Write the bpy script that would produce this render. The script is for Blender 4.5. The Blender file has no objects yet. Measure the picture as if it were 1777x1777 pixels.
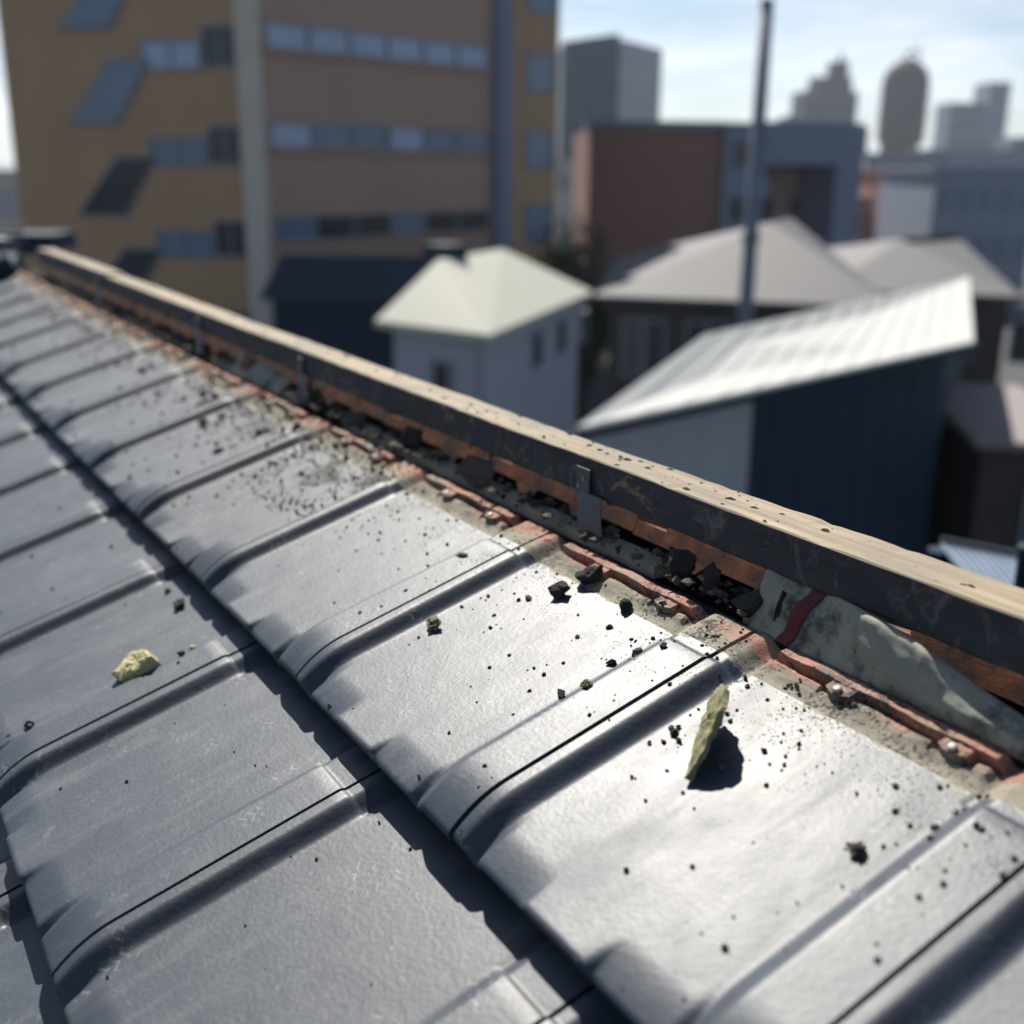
import bpy, bmesh, math, random
from math import radians, sin, cos, pi, sqrt, atan2, floor
from mathutils import Vector, Matrix, noise

# ------------------------------------------------------------------ camera, world, sun, exposure
SC = bpy.context.scene
COL = SC.collection
CAMZ = 9.5                                   # eye height above the street
CR = Vector((0.52051517, 0.85380494, 0.00900463))     # camera right
CU = Vector((-0.25456637, 0.14511076, 0.95610608))    # camera up
CF = Vector((-0.81502142, 0.49996, -0.29288237))      # camera forward
FPX = 1966.489                               # focal length in photo pixels (1777 wide)
SLOPE = 0.4122104816
SUN = Vector((-0.63, 0.225, 0.742)).normalized()

cam_d = bpy.data.cameras.new("camera")
cam = bpy.data.objects.new("camera", cam_d)
COL.objects.link(cam)
cam.matrix_world = Matrix(((CR.x, CU.x, -CF.x, 0), (CR.y, CU.y, -CF.y, 0), (CR.z, CU.z, -CF.z, CAMZ), (0, 0, 0, 1)))
cam_d.sensor_width = 36
cam_d.lens = FPX / 1777 * 36
cam_d.clip_start = 0.05
cam_d.clip_end = 6000
cam_d.dof.use_dof = True
cam_d.dof.focus_distance = 1.04
cam_d.dof.aperture_fstop = 3.1
cam_d.dof.aperture_blades = 0
SC.camera = cam

world = bpy.data.worlds.new("World")
SC.world = world
world.use_nodes = True
wn, wl = world.node_tree.nodes, world.node_tree.links
wn.clear()
w_out = wn.new("ShaderNodeOutputWorld")
w_bg = wn.new("ShaderNodeBackground")
w_sky = wn.new("ShaderNodeTexSky")
w_sky.sky_type = 'NISHITA'
w_sky.sun_disc = False
w_sky.sun_elevation = math.asin(SUN.z)
w_sky.sun_rotation = atan2(SUN.x, SUN.y)
w_sky.altitude = 50
w_sky.air_density = 1.0
w_sky.dust_density = 0.5
w_sky.ozone_density = 4.0
w_tc = wn.new("ShaderNodeTexCoord")
w_map = wn.new("ShaderNodeMapping")
w_map.inputs['Scale'].default_value = (2.6, 2.6, 16.0)
w_nz = wn.new("ShaderNodeTexNoise")
w_nz.inputs['Scale'].default_value = 1.7
w_nz.inputs['Detail'].default_value = 9
w_nz.inputs['Roughness'].default_value = 0.62
w_nz.inputs['Distortion'].default_value = 0.5
w_rmp = wn.new("ShaderNodeMapRange")
w_rmp.inputs['From Min'].default_value = 0.44
w_rmp.inputs['From Max'].default_value = 0.74
w_rmp.inputs['To Min'].default_value = 0.10
w_mix = wn.new("ShaderNodeMixRGB")
w_bw = wn.new("ShaderNodeRGBToBW")           # thin cloud: whitened sky, brightest toward the sun
w_cl = wn.new("ShaderNodeMixRGB"); w_cl.blend_type = 'MULTIPLY'; w_cl.inputs['Fac'].default_value = 1
w_cl.inputs['Color2'].default_value = (1.45, 1.53, 1.66, 1)
wl.new(w_sky.outputs[0], w_bw.inputs[0]); wl.new(w_bw.outputs[0], w_cl.inputs['Color1']); wl.new(w_cl.outputs[0], w_mix.inputs['Color2'])
w_bg.inputs['Strength'].default_value = 0.058
wl.new(w_tc.outputs['Generated'], w_map.inputs['Vector'])
wl.new(w_map.outputs[0], w_nz.inputs['Vector'])
wl.new(w_nz.outputs['Fac'], w_rmp.inputs['Value'])
wl.new(w_rmp.outputs[0], w_mix.inputs['Fac'])
wl.new(w_sky.outputs[0], w_mix.inputs['Color1'])
wl.new(w_mix.outputs[0], w_bg.inputs['Color'])
wl.new(w_bg.outputs[0], w_out.inputs['Surface'])

sun_d = bpy.data.lights.new("sun", 'SUN')
sun_d.energy = 5.0
sun_d.angle = radians(0.53)
sun_d.color = (1.0, 0.945, 0.85)
sun = bpy.data.objects.new("sun", sun_d)
COL.objects.link(sun)
sun.rotation_euler = SUN.to_track_quat('Z', 'Y').to_euler()
sun.location = (0, 0, 40)

SC.view_settings.view_transform = 'Standard'
SC.view_settings.look = 'None'
SC.view_settings.exposure = 0.74
SC.view_settings.gamma = 1.0
SC.view_settings.use_curve_mapping = False
SC.render.engine = 'CYCLES'
SC.cycles.use_denoising = True
SC.cycles.max_bounces = 6

# ------------------------------------------------------------------ helpers
def ray(px, py):
    return CR * (px - 888.5) - CU * (py - 888.5) + CF * FPX
FH = Vector((CF.x, CF.y, 0)).normalized()
RH = Vector((FH.y, -FH.x, 0))
def at(px, py, D):                # point at horizontal forward distance D
    v = ray(px, py)
    return Vector((0, 0, CAMZ)) + v * (D / v.dot(FH))
def atz(px, py, z):               # point on the level z
    v = ray(px, py)
    return Vector((0, 0, CAMZ)) + v * ((z - CAMZ) / v.z)
def bg(r, d, z=0.0):              # right / forward / height to world
    return RH * r + FH * d + Vector((0, 0, z))

BASE = {}
def link(o): COL.objects.link(o); return o
def thing(name, label, cat, loc=(0, 0, 0), group=None, kind=None, rot=None):
    o = link(bpy.data.objects.new(name, None))
    o.location = loc
    if rot: o.rotation_euler = rot
    o.empty_display_size = 0.1
    tag(o, label, cat, group, kind)
    BASE[o.name] = Vector(loc)
    return o
def tag(o, label=None, cat=None, group=None, kind=None):
    if label: o['label'] = label
    if cat: o['category'] = cat
    if group: o['group'] = group
    if kind: o['kind'] = kind
    return o
def mesh(name, verts, faces, mats, smooth=False, midx=None):
    m = bpy.data.meshes.new(name)
    m.from_pydata([tuple(v) for v in verts], [], faces)
    for mt in (mats if isinstance(mats, (list, tuple)) else [mats]): m.materials.append(mt)
    if smooth: m.polygons.foreach_set('use_smooth', [True] * len(m.polygons))
    if midx: m.polygons.foreach_set('material_index', midx)
    m.update()
    return m
def part(name, verts, faces, mats, parent=None, smooth=False, midx=None, raw=False):
    """one mesh object; world coordinates, moved into its parent's frame"""
    off = Vector((0, 0, 0)) if (raw or parent is None) else BASE[parent.name]
    o = link(bpy.data.objects.new(name, mesh(name, [Vector(v) - off for v in verts], faces, mats, smooth, midx)))
    if parent is not None: o.parent = parent
    BASE[o.name] = off
    return o
class MB:
    def __init__(s): s.v = []; s.f = []
    def add(s, v, f):
        n = len(s.v); s.v += [Vector(p) for p in v]; s.f += [tuple(i + n for i in q) for q in f]
    def prism(s, pts, z0, z1):
        n = len(pts)
        v = [(p[0], p[1], z0) for p in pts] + [(p[0], p[1], z1) for p in pts]
        a = sum(pts[i][0] * pts[(i + 1) % n][1] - pts[(i + 1) % n][0] * pts[i][1] for i in range(n))
        f = [(i, (i + 1) % n, (i + 1) % n + n, i + n) for i in range(n)] + [tuple(reversed(range(n))), tuple(range(n, 2 * n))]
        if a < 0: f = [tuple(reversed(q)) for q in f]
        s.add(v, f)
    def box(s, o, ax, ay, az):     # corner and three edge vectors
        o, ax, ay, az = Vector(o), Vector(ax), Vector(ay), Vector(az)
        v = [o, o + ax, o + ax + ay, o + ay, o + az, o + ax + az, o + ax + ay + az, o + ay + az]
        f = [(3, 2, 1, 0), (4, 5, 6, 7), (0, 1, 5, 4), (1, 2, 6, 5), (2, 3, 7, 6), (3, 0, 4, 7)]
        if ax.cross(ay).dot(az) < 0: f = [tuple(reversed(q)) for q in f]
        s.add(v, f)
    def tube(s, pts, rad, n=8):
        pts = [Vector(p) for p in pts]
        rr = rad if isinstance(rad, (list, tuple)) else [rad] * len(pts)
        v = []
        for i, p in enumerate(pts):
            t = (pts[min(i + 1, len(pts) - 1)] - pts[max(i - 1, 0)]).normalized()
            a = t.orthogonal().normalized() if abs(t.z) > .9 else t.cross(Vector((0, 0, 1))).normalized()
            b = t.cross(a)
            v += [p + (a * cos(2 * pi * k / n) + b * sin(2 * pi * k / n)) * rr[i] for k in range(n)]
        f = [(i * n + k, i * n + (k + 1) % n, (i + 1) * n + (k + 1) % n, (i + 1) * n + k) for i in range(len(pts) - 1) for k in range(n)]
        f += [tuple(reversed(range(n))), tuple(range((len(pts) - 1) * n, len(pts) * n))]
        s.add(v, f)
    def build(s, name, mat, parent=None, smooth=False, raw=False): return part(name, s.v, s.f, mat, parent, smooth, raw=raw)
class Wall:
    """a wall from A to B (plan points); s runs along it, out is away from the building"""
    def __init__(w, A, B, inside):
        w.A, w.B = Vector((A[0], A[1], 0)), Vector((B[0], B[1], 0))
        w.t = (w.B - w.A).normalized(); w.L = (w.B - w.A).length
        w.n = Vector((w.t.y, -w.t.x, 0))
        if w.n.dot(Vector((inside[0], inside[1], 0)) - w.A) > 0: w.n = -w.n
    def box(w, mb, s0, s1, z0, z1, o0, o1):
        mb.box(w.A + w.t * s0 + w.n * o0 + Vector((0, 0, z0)), w.t * (s1 - s0), w.n * (o1 - o0), (0, 0, z1 - z0))
    def para(w, mb, quad, o0, o1):  # quad of (s,z)
        a = [w.A + w.t * s + Vector((0, 0, z)) + w.n * o0 for s, z in quad]
        b = [p + w.n * (o1 - o0) for p in a]
        mb.add(a + b, [(0, 1, 2, 3), (7, 6, 5, 4), (0, 4, 5, 1), (1, 5, 6, 2), (2, 6, 7, 3), (3, 7, 4, 0)])
    def s_at(w, px, py=290):        # where the sight line through a photo point meets the wall
        v = ray(px, py)
        d = Vector((v.x, v.y, 0))
        den = d.x * w.t.y - d.y * w.t.x
        k = (w.A.x * w.t.y - w.A.y * w.t.x) / den
        P = d * k
        return (P - w.A).dot(w.t), CAMZ + v.z * k
    def window(w, s0, s1, z0, z1, parent, frame_m, glass_m, fr=0.06, mullions=0):
        mb = MB()
        for a, b, c, d in ((s0, s1, z0, z0 + fr), (s0, s1, z1 - fr, z1), (s0, s0 + fr, z0 + fr, z1 - fr), (s1 - fr, s1, z0 + fr, z1 - fr)):
            w.box(mb, a, b, c, d, 0.0, 0.07)
        for k in range(mullions):
            m = s0 + (s1 - s0) * (k + 1) / (mullions + 1)
            w.box(mb, m - fr / 2, m + fr / 2, z0 + fr, z1 - fr, 0.0, 0.06)
        f = mb.build('window', frame_m, parent)
        g = MB(); w.box(g, s0 + fr, s1 - fr, z0 + fr, z1 - fr, 0.004, 0.02)
        g.build('pane', glass_m, f)
        return f

# ------------------------------------------------------------------ materials
class NT:
    def __init__(s, name):
        s.m = bpy.data.materials.new(name); s.m.use_nodes = True
        s.n = s.m.node_tree.nodes; s.l = s.m.node_tree.links
        s.b = s.n['Principled BSDF']
        s.tc = s.n.new("ShaderNodeTexCoord")
    def new(s, t, **kw):
        x = s.n.new(t)
        for k, v in kw.items(): setattr(x, k, v)
        return x
    def put(s, sock, v):
        if hasattr(v, 'links') or isinstance(v, bpy.types.NodeSocket): s.l.new(v, sock)
        else: sock.default_value = v
    def noise(s, scale, detail=4, rough=.55, dist=0., vec=None, stretch=None):
        x = s.new("ShaderNodeTexNoise")
        x.inputs['Scale'].default_value = scale; x.inputs['Detail'].default_value = detail
        x.inputs['Roughness'].default_value = rough; x.inputs['Distortion'].default_value = dist
        v = vec if vec is not None else s.tc.outputs['Object']
        if stretch:
            mp = s.new("ShaderNodeMapping"); mp.inputs['Scale'].default_value = stretch
            s.l.new(v, mp.inputs['Vector']); v = mp.outputs[0]
        s.l.new(v, x.inputs['Vector'])
        return x.outputs['Fac']
    def ramp(s, fac, a, b, lo=0., hi=1.):
        x = s.new("ShaderNodeMapRange")
        s.l.new(fac, x.inputs['Value'])
        x.inputs['From Min'].default_value = a; x.inputs['From Max'].default_value = b
        x.inputs['To Min'].default_value = lo; x.inputs['To Max'].default_value = hi
        return x.outputs[0]
    def math(s, op, a, b=None):
        x = s.new("ShaderNodeMath", operation=op)
        s.put(x.inputs[0], a)
        if b is not None: s.put(x.inputs[1], b)
        return x.outputs[0]
    def mix(s, fac, a, b):
        x = s.new("ShaderNodeMixRGB")
        s.put(x.inputs['Fac'], fac)
        s.put(x.inputs['Color1'], (*a, 1) if isinstance(a, tuple) else a)
        s.put(x.inputs['Color2'], (*b, 1) if isinstance(b, tuple) else b)
        return x.outputs[0]
    def bump(s, h, strength, dist=.001, normal=None):
        x = s.new("ShaderNodeBump")
        x.inputs['Strength'].default_value = strength; x.inputs['Distance'].default_value = dist
        s.l.new(h, x.inputs['Height'])
        if normal is not None: s.l.new(normal, x.inputs['Normal'])
        return x.outputs[0]
    def fin(s, col=None, rough=None, normal=None, spec=None, metal=None, alpha=None):
        B = s.b
        if col is not None: s.put(B.inputs['Base Color'], (*col, 1) if isinstance(col, tuple) else col)
        if rough is not None: s.put(B.inputs['Roughness'], rough)
        if normal is not None: s.l.new(normal, B.inputs['Normal'])
        if spec is not None: s.put(B.inputs['Specular IOR Level'], spec)
        if metal is not None: s.put(B.inputs['Metallic'], metal)
        if alpha is not None: s.put(B.inputs['Alpha'], alpha)
        return s.m
def plain(name, col, rough=.8, var=.25, scale=3., bump=0., bscale=40., bdist=.01, metal=0., spec=.5):
    t = NT(name)
    n = t.noise(scale, 5)
    c = t.mix(n, tuple(x * (1 - var) for x in col), tuple(min(1, x * (1 + var)) for x in col))
    nm = t.bump(t.noise(bscale, 4), bump, bdist) if bump else None
    return t.fin(c, rough, nm, spec, metal)

def tile_material(name, bare_top):
    t = NT(name)
    sx = t.new("ShaderNodeSeparateXYZ"); t.l.new(t.tc.outputs['Object'], sx.inputs[0])
    oi = t.new("ShaderNodeObjectInfo")
    va = t.new("ShaderNodeVectorMath", operation='ADD')
    cb = t.new("ShaderNodeCombineXYZ")
    t.l.new(t.math('MULTIPLY', oi.outputs['Random'], 37.0), cb.inputs[0]); t.l.new(t.math('MULTIPLY', oi.outputs['Random'], 91.0), cb.inputs[1])
    t.l.new(t.tc.outputs['Object'], va.inputs[0]); t.l.new(cb.outputs[0], va.inputs[1])
    V = va.outputs[0]
    big = t.noise(9, 5, .6, vec=V)
    base = t.mix(t.ramp(big, .3, .7), (.022, .033, .052), (.033, .047, .068))
    base = t.mix(t.math('MULTIPLY', oi.outputs['Random'], .35), base, (.036, .038, .044))
    # dust film and scuffs
    dust = t.ramp(t.noise(14, 8, .7, vec=V, stretch=(1, .35, 1)), .50, .78)
    base = t.mix(t.math('MULTIPLY', dust, .20), base, (.20, .20, .21))
    strk = t.ramp(t.noise(55, 5, .65, vec=V, stretch=(1, .07, 1)), .52, .74)
    base = t.mix(t.math('MULTIPLY', strk, .16), base, (.24, .24, .24))
    pale_ = t.ramp(t.noise(46, 4, .6, vec=V), .66, .70)
    base = t.mix(t.math('MULTIPLY', pale_, .14), base, (.30, .31, .30))
    scr = t.ramp(t.noise(70, 6, .75, 1.2, vec=V, stretch=(1.4, .35, 1)), .64, .74)
    scr_mask = t.ramp(t.noise(7, 3, vec=V), .53, .66)
    scr2 = t.math('MULTIPLY', scr, scr_mask)
    base = t.mix(t.math('MULTIPLY', scr2, .55), base, (.42, .42, .43))
    # shoe tread marks: zigzag rows, only here and there
    wv = t.new("ShaderNodeTexWave", wave_type='BANDS', bands_direction='Y', wave_profile='SIN')
    wv.inputs['Scale'].default_value = 34
    zx = t.math('MULTIPLY', t.math('PINGPONG', t.math('ADD', sx.outputs[0], 5.0), .006), 0.9)
    cb2 = t.new("ShaderNodeCombineXYZ"); t.l.new(t.math('ADD', sx.outputs[1], zx), cb2.inputs[1])
    t.l.new(cb2.outputs[0], wv.inputs['Vector'])
    tread = t.math('MULTIPLY', t.ramp(wv.outputs['Fac'], .72, .9), t.ramp(t.noise(16, 2, vec=V), .60, .68))
    tread = t.math('MULTIPLY', tread, t.ramp(t.noise(120, 3, vec=V), .42, .6))
    base = t.mix(t.math('MULTIPLY', tread, .30), base, (.40, .41, .43))
    # dark crumb dirt, thickest toward the ridge
    at_ = t.new("ShaderNodeAttribute", attribute_type='OBJECT', attribute_name='dirt')
    zone = t.ramp(sx.outputs[1], .15, .29, 0., .15 if bare_top else .01)
    patch = t.ramp(t.noise(13, 5, .65, vec=V), .42, .64, -.07, .08)
    thr = t.math('SUBTRACT', .72, t.math('MULTIPLY', t.math('ADD', zone, patch), at_.outputs['Fac']))
    sp = t.math('GREATER_THAN', t.noise(400, 6, .66, vec=V), thr)
    base = t.mix(t.math('MULTIPLY', sp, .9), base, (.022, .02, .02))
    # bare grey clay where the coating stops
    edge = t.math('ADD', sx.outputs[1], t.ramp(t.noise(45, 5, vec=V), .2, .8, -.010, .010))
    bare = t.ramp(edge, .2835, .2865, 0., 1. if bare_top else 0.)
    base = t.mix(bare, base, (.30, .285, .235))
    rough = t.ramp(dust, 0, 1, .495, .58)
    rough = t.math('ADD', rough, t.ramp(t.noise(19, 6, .7, vec=V, stretch=(1, .5, 1)), .35, .68, -.016, .026))
    rough = t.math('ADD', rough, t.math('MULTIPLY', strk, .05))
    rough = t.math('MAXIMUM', rough, t.math('MULTIPLY', t.math('MAXIMUM', bare, sp), .85))
    nb = t.bump(t.noise(230, 2, .5, vec=V), .20, .0012)
    nb = t.bump(t.noise(26, 3, .5, vec=V), .10, .006, nb)
    nb = t.bump(t.noise(900, 2, .5, vec=V), .10, .0005, nb)
    return t.fin(base, rough, nb, .56, 0.0)

def clay_material(name, clean=False):
    t = NT(name)
    oi = t.new("ShaderNodeObjectInfo")
    va = t.new("ShaderNodeVectorMath", operation='ADD')
    cb = t.new("ShaderNodeCombineXYZ")
    t.l.new(t.math('MULTIPLY', oi.outputs['Random'], 53.0), cb.inputs[0])
    t.l.new(t.tc.outputs['Object'], va.inputs[0]); t.l.new(cb.outputs[0], va.inputs[1])
    V = va.outputs[0]
    c = t.mix(t.noise(30, 5, vec=V), (.31, .135, .092), (.44, .235, .175))
    if clean:
        c = t.mix(t.noise(30, 5, vec=V), (.22, .075, .032), (.32, .125, .06))
        c = t.mix(t.ramp(t.noise(18, 6, .7, vec=V), .40, .58), c, (.055, .034, .03))
        return t.fin(c, .85, t.bump(t.noise(300, 3), .3, .0006))
    sx = t.new("ShaderNodeSeparateXYZ"); t.l.new(t.tc.outputs['Object'], sx.inputs[0])
    cem = t.ramp(t.math('ADD', sx.outputs[1], t.ramp(t.noise(28, 5, vec=V), .3, .7, -.010, .010)), .302, .310, 1., 0.)
    cem = t.math('MAXIMUM', cem, t.ramp(t.noise(20, 6, .7, vec=V), .50, .60))
    c = t.mix(cem, c, t.mix(t.noise(60, 6, .7, vec=V), (.185, .17, .13), (.33, .305, .24)))
    blk = t.math('GREATER_THAN', t.noise(240, 6, .7, vec=V), t.math('SUBTRACT', .66, t.ramp(t.noise(22, 5, .7, vec=V), .38, .66, -.02, .20)))
    c = t.mix(t.math('MULTIPLY', blk, .85), c, (.028, .026, .027))
    gr = t.ramp(t.noise(34, 7, .72, vec=V), .50, .66)
    c = t.mix(t.math('MULTIPLY', gr, .75), c, (.085, .08, .072))
    pale = t.math('GREATER_THAN', t.noise(170, 5, .7, vec=V), .64)
    c = t.mix(t.math('MULTIPLY', pale, .5), c, (.62, .50, .42))
    return t.fin(c, .9, t.bump(t.noise(420, 6, .75, vec=V), .75, .0016))

def wood_top():
    t = NT('raw_timber')
    g = t.noise(60, 6, .6, .6, stretch=(.05, 1.6, 1.6))
    c = t.mix(t.ramp(g, .3, .7), (.17, .132, .086), (.36, .295, .20))
    st = t.ramp(t.noise(26, 6, .7, stretch=(.35, 2., 1)), .62, .70)
    c = t.mix(t.math('MULTIPLY', st, .65), c, (.12, .085, .06))
    wg = t.ramp(t.noise(7, 6, .65, stretch=(.6, 1.5, 1)), .42, .66)
    c = t.mix(t.math('MULTIPLY', wg, .75), c, (.15, .135, .115))
    dk = t.math('GREATER_THAN', t.noise(190, 4, .6, stretch=(.5, 1, 1)), .70)
    c = t.mix(t.math('MULTIPLY', dk, .7), c, (.05, .045, .04))
    return t.fin(c, .8, t.bump(g, .5, .002))
def wood_front():  # darker than the raw top, with tan flakes and chalky scuffs
    t = NT('flaked_dark_timber')
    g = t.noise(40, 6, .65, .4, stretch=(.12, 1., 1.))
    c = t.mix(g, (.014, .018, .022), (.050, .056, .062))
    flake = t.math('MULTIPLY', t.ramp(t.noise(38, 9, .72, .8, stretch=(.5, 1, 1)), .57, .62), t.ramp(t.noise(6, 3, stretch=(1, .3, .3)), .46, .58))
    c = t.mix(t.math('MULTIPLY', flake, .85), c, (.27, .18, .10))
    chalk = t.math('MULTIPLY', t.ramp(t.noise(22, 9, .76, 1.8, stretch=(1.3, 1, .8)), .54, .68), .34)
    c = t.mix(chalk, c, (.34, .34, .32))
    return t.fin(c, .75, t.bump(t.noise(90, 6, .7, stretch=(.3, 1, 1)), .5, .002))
def clod_mat(name, a, b, moss=None, scale=160, rnd=False):
    t = NT(name)
    c = t.mix(t.noise(scale, 5, .7), a, b)
    if rnd:
        oi = t.new("ShaderNodeObjectInfo")
        c = t.mix(t.ramp(oi.outputs['Random'], .55, 1.0, 0, .8), c, t.mix(t.noise(scale * 1.3, 5, .7), (.05, .042, .034), (.15, .135, .115)))
        c = t.mix(t.ramp(t.noise(75, 2), .60, .66), c, (.085, .072, .056))
    if moss: c = t.mix(t.ramp(t.noise(scale * .4, 4), .42, .6), c, moss)
    return t.fin(c, .95, t.bump(t.noise(scale * 3, 5, .7), .8, .0015))

M = {}
M['tile'] = tile_material('grey_engobe_tile', True)
M['tile_low'] = tile_material('grey_engobe_tile_lower', False)
M['clay'] = clay_material('weathered_clay')
M['clay_clean'] = clay_material('clean_clay', True)
M['raw'] = wood_top()
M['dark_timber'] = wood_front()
M['strip'] = clod_mat('pale_mortar_bed', (.20, .19, .15), (.38, .36, .28), scale=90)
M['deck'] = plain('dark_underlay', (.022, .022, .026), .9)
M['galv'] = plain('galvanised_steel', (.13, .14, .15), .65, .5, 60, metal=.6)
M['screw'] = plain('steel_screw', (.34, .32, .29), .65, .4, 400, metal=.5)
M['mortar_dark'] = clod_mat('dark_mortar', (.012, .0115, .012), (.045, .042, .042), rnd=True)
M['rubble'] = clod_mat('ridge_rubble', (.010, .010, .011), (.05, .043, .038), (.17, .15, .11), 60)
M['mortar_grey'] = clod_mat('grey_mortar', (.06, .06, .058), (.17, .165, .15))
M['lichen'] = clod_mat('lichen_crust', (.15, .13, .08), (.28, .25, .155), (.235, .235, .11), 130)
M['yellow_stone'] = clod_mat('yellow_mortar_lump', (.40, .36, .19), (.66, .60, .38), (.47, .45, .22), 110)
def membrane_mat():
    t = NT('grey_green_membrane')
    c = t.mix(t.noise(24, 5), (.19, .20, .165), (.34, .345, .28))
    c = t.mix(t.ramp(t.noise(17, 8, .75), .50, .62), c, (.055, .06, .06))
    return t.fin(c, .85, t.bump(t.noise(60, 6, .7), .6, .002))
M['membrane'] = membrane_mat()
M['red'] = plain('red_stripe', (.11, .012, .017), .7, .2)

# ------------------------------------------------------------------ the street level
rng = random.Random(7)
M['ground'] = plain('asphalt', (.045, .046, .05), .9, .3, .4)
g = MB(); g.add([(-3500, -3500, 0), (3500, -3500, 0), (3500, 3500, 0), (-3500, 3500, 0)], [(0, 1, 2, 3)])
tag(g.build('ground', M['ground']), kind='structure')

# ------------------------------------------------------------------ background buildings
M['tan'] = plain('tan_wall_tile', (.46, .31, .19), .8, .12, .6, .25, 9, .01, spec=.2)
M['greybrown'] = plain('grey_brown_spandrel', (.46, .32, .25), .8, .10, .5, spec=.2)
M['pale_pillar'] = plain('pale_pillar', (.60, .55, .47), .7, .1, 1)
M['bglass'] = plain('blue_window_glass', (.15, .22, .31), .12, .25, .5)
M['skyglass'] = plain('sky_blue_glazing', (.36, .46, .62), .12, .2, .6)
M['dglass'] = plain('dark_window_glass', (.02, .03, .045), .1, .2, .5)
M['alu'] = plain('window_frame_grey', (.20, .23, .27), .5, .1, 2)
M['navy'] = plain('navy_cladding', (.005, .025, .050), .7, .2, 1, spec=.25)
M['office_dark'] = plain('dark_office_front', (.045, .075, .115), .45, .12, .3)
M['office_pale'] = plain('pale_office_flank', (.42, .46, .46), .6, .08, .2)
M['brick_red'] = plain('red_brown_brick', (.27, .15, .13), .85, .12, .5, .2, 6, .02, spec=.2)
M['blue_grey'] = plain('blue_grey_panel', (.17, .22, .31), .55, .12, .4)
M['pink_wall'] = plain('pinkish_render', (.42, .29, .25), .8, .12, .5)
M['white_wall'] = plain('white_render', (.34, .36, .42), .8, .08, .5)
M['cream_roof'] = plain('cream_metal_roof', (.44, .44, .37), .55, .05, .6)
M['grey_roof'] = plain('grey_slate_roof', (.072, .072, .080), .7, .10, .8, .3, 14, .02)
M['white_roof'] = plain('white_sheet_roof', (.54, .55, .53), .75, .05, .8, spec=.3)
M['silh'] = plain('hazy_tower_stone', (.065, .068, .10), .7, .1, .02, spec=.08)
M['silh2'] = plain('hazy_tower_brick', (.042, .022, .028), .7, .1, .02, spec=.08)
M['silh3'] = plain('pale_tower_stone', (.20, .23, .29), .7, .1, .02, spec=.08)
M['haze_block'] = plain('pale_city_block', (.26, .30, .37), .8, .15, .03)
M['pole'] = plain('painted_steel_pole', (.14, .17, .22), .45, .1, 1, metal=.2)
M['foliage'] = plain('dark_foliage', (.035, .06, .025), .8, .4, 2)
M['bark'] = plain('bark', (.06, .045, .035), .9, .3, 6)

def body(name, pts, z0, z1, mat, parent): b = MB(); b.prism([(p.x, p.y) for p in pts], z0, z1); return b.build(name, mat, parent)
def XY(v): return (v.x, v.y)

# --- tan apartment building, left
C0, L0, R0 = at(456, 290, 40), at(26, 290, 42.5), at(868, 290, 49)
R1 = at(966, 290, 53)
back = FH * 14
bt = thing('apartment_building', 'tall tan tiled apartment building with stepped stair windows and long window bands', 'building', (C0.x, C0.y, 0))
body('wall', [L0, C0, C0 + back, L0 + back], 0, 26, M['tan'], bt)
body('side_wing', [C0 + RH * .02, R0, R0 + back, C0 + back + RH * .02], 0, 25.6, M['greybrown'], bt)
body('end_wing', [R0 + RH * .03 + FH * .8, R1, R1 + back, R0 + back + RH * .03], 0, 25.8, M['tan'], bt)
w1 = Wall(L0, C0, C0 + back); w2 = Wall(C0, R0, C0 + back); w3 = Wall(R0 + FH * .8, R1, R0 + back)
mb = MB(); w1.box(mb, w1.L - .62, w1.L + .12, 0, 26.3, -.1, .28); mb.build('corner_pillar', M['pale_pillar'], bt)
mb = MB(); w2.box(mb, w2.L - .5, w2.L + .3, 0, 26, -.2, .35); mb.build('rain_pipe_column', M['blue_grey'], bt)
for k, zc in enumerate((19.1, 16.0, 12.95, 9.85, 6.75, 3.6)):
    # landing window strip, pale on the left, dark balcony recess on the right
    s0 = w1.s_at(262, 290)[0]; s1 = w1.s_at(424, 290)[0]; sm = s0 + (s1 - s0) * .62
    w1.window(s0, sm, zc - .5, zc + .45, bt, M['alu'], M['skyglass'] if k in (1, 2) else M['bglass'], .06, 1)
    w1.window(sm + .08, s1, zc - .45, zc + .85, bt, M['alu'], M['dglass'], .08, 1)
    sa, sb = w1.s_at(128, 290)[0], w1.s_at(214, 290)[0]
    sc, sd = w1.s_at(206, 290)[0], w1.s_at(276, 290)[0]
    q = [(sa, zc - 2.25), (sb, zc - 2.25), (sd, zc - .15), (sc, zc - .15)]
    a = MB(); w1.para(a, q, .0, .10); wf = a.build('stair_window', M['alu'], bt)
    a = MB(); w1.para(a, [(sa + .12, zc - 2.15), (sb - .05, zc - 2.15), (sd - .14, zc - .25), (sc + .05, zc - .25)], .09, .12)
    a.build('pane', M['dglass'] if k in (3, 4) else M['bglass'], wf)
for k, zc in enumerate((19.8, 16.7, 13.55, 10.4, 7.3, 4.2)):
    n = 6
    for i in range(n):
        a0 = .35 + (w2.L - 1.1) * i / n; a1 = .35 + (w2.L - 1.1) * (i + 1) / n
        gm = M['skyglass'] if k == 2 else (M['bglass'] if (i * 7 + k) % 3 else M['skyglass'])
        if k == 4: gm = M['dglass'] if i % 3 else M['bglass']
        w2.window(a0, a1 - .02, zc - .42, zc + .42, bt, M['alu'], gm, .05, 0)
    mb = MB(); w2.box(mb, .1, w2.L - .6, zc - .56, zc - .44, 0, .16); mb.build('sill_course', M['greybrown'], bt)
    w3.window(w3.L * .42, w3.L * .92, zc - 1.1, zc + .55, bt, M['alu'], M['bglass'], .08, 0)

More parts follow.
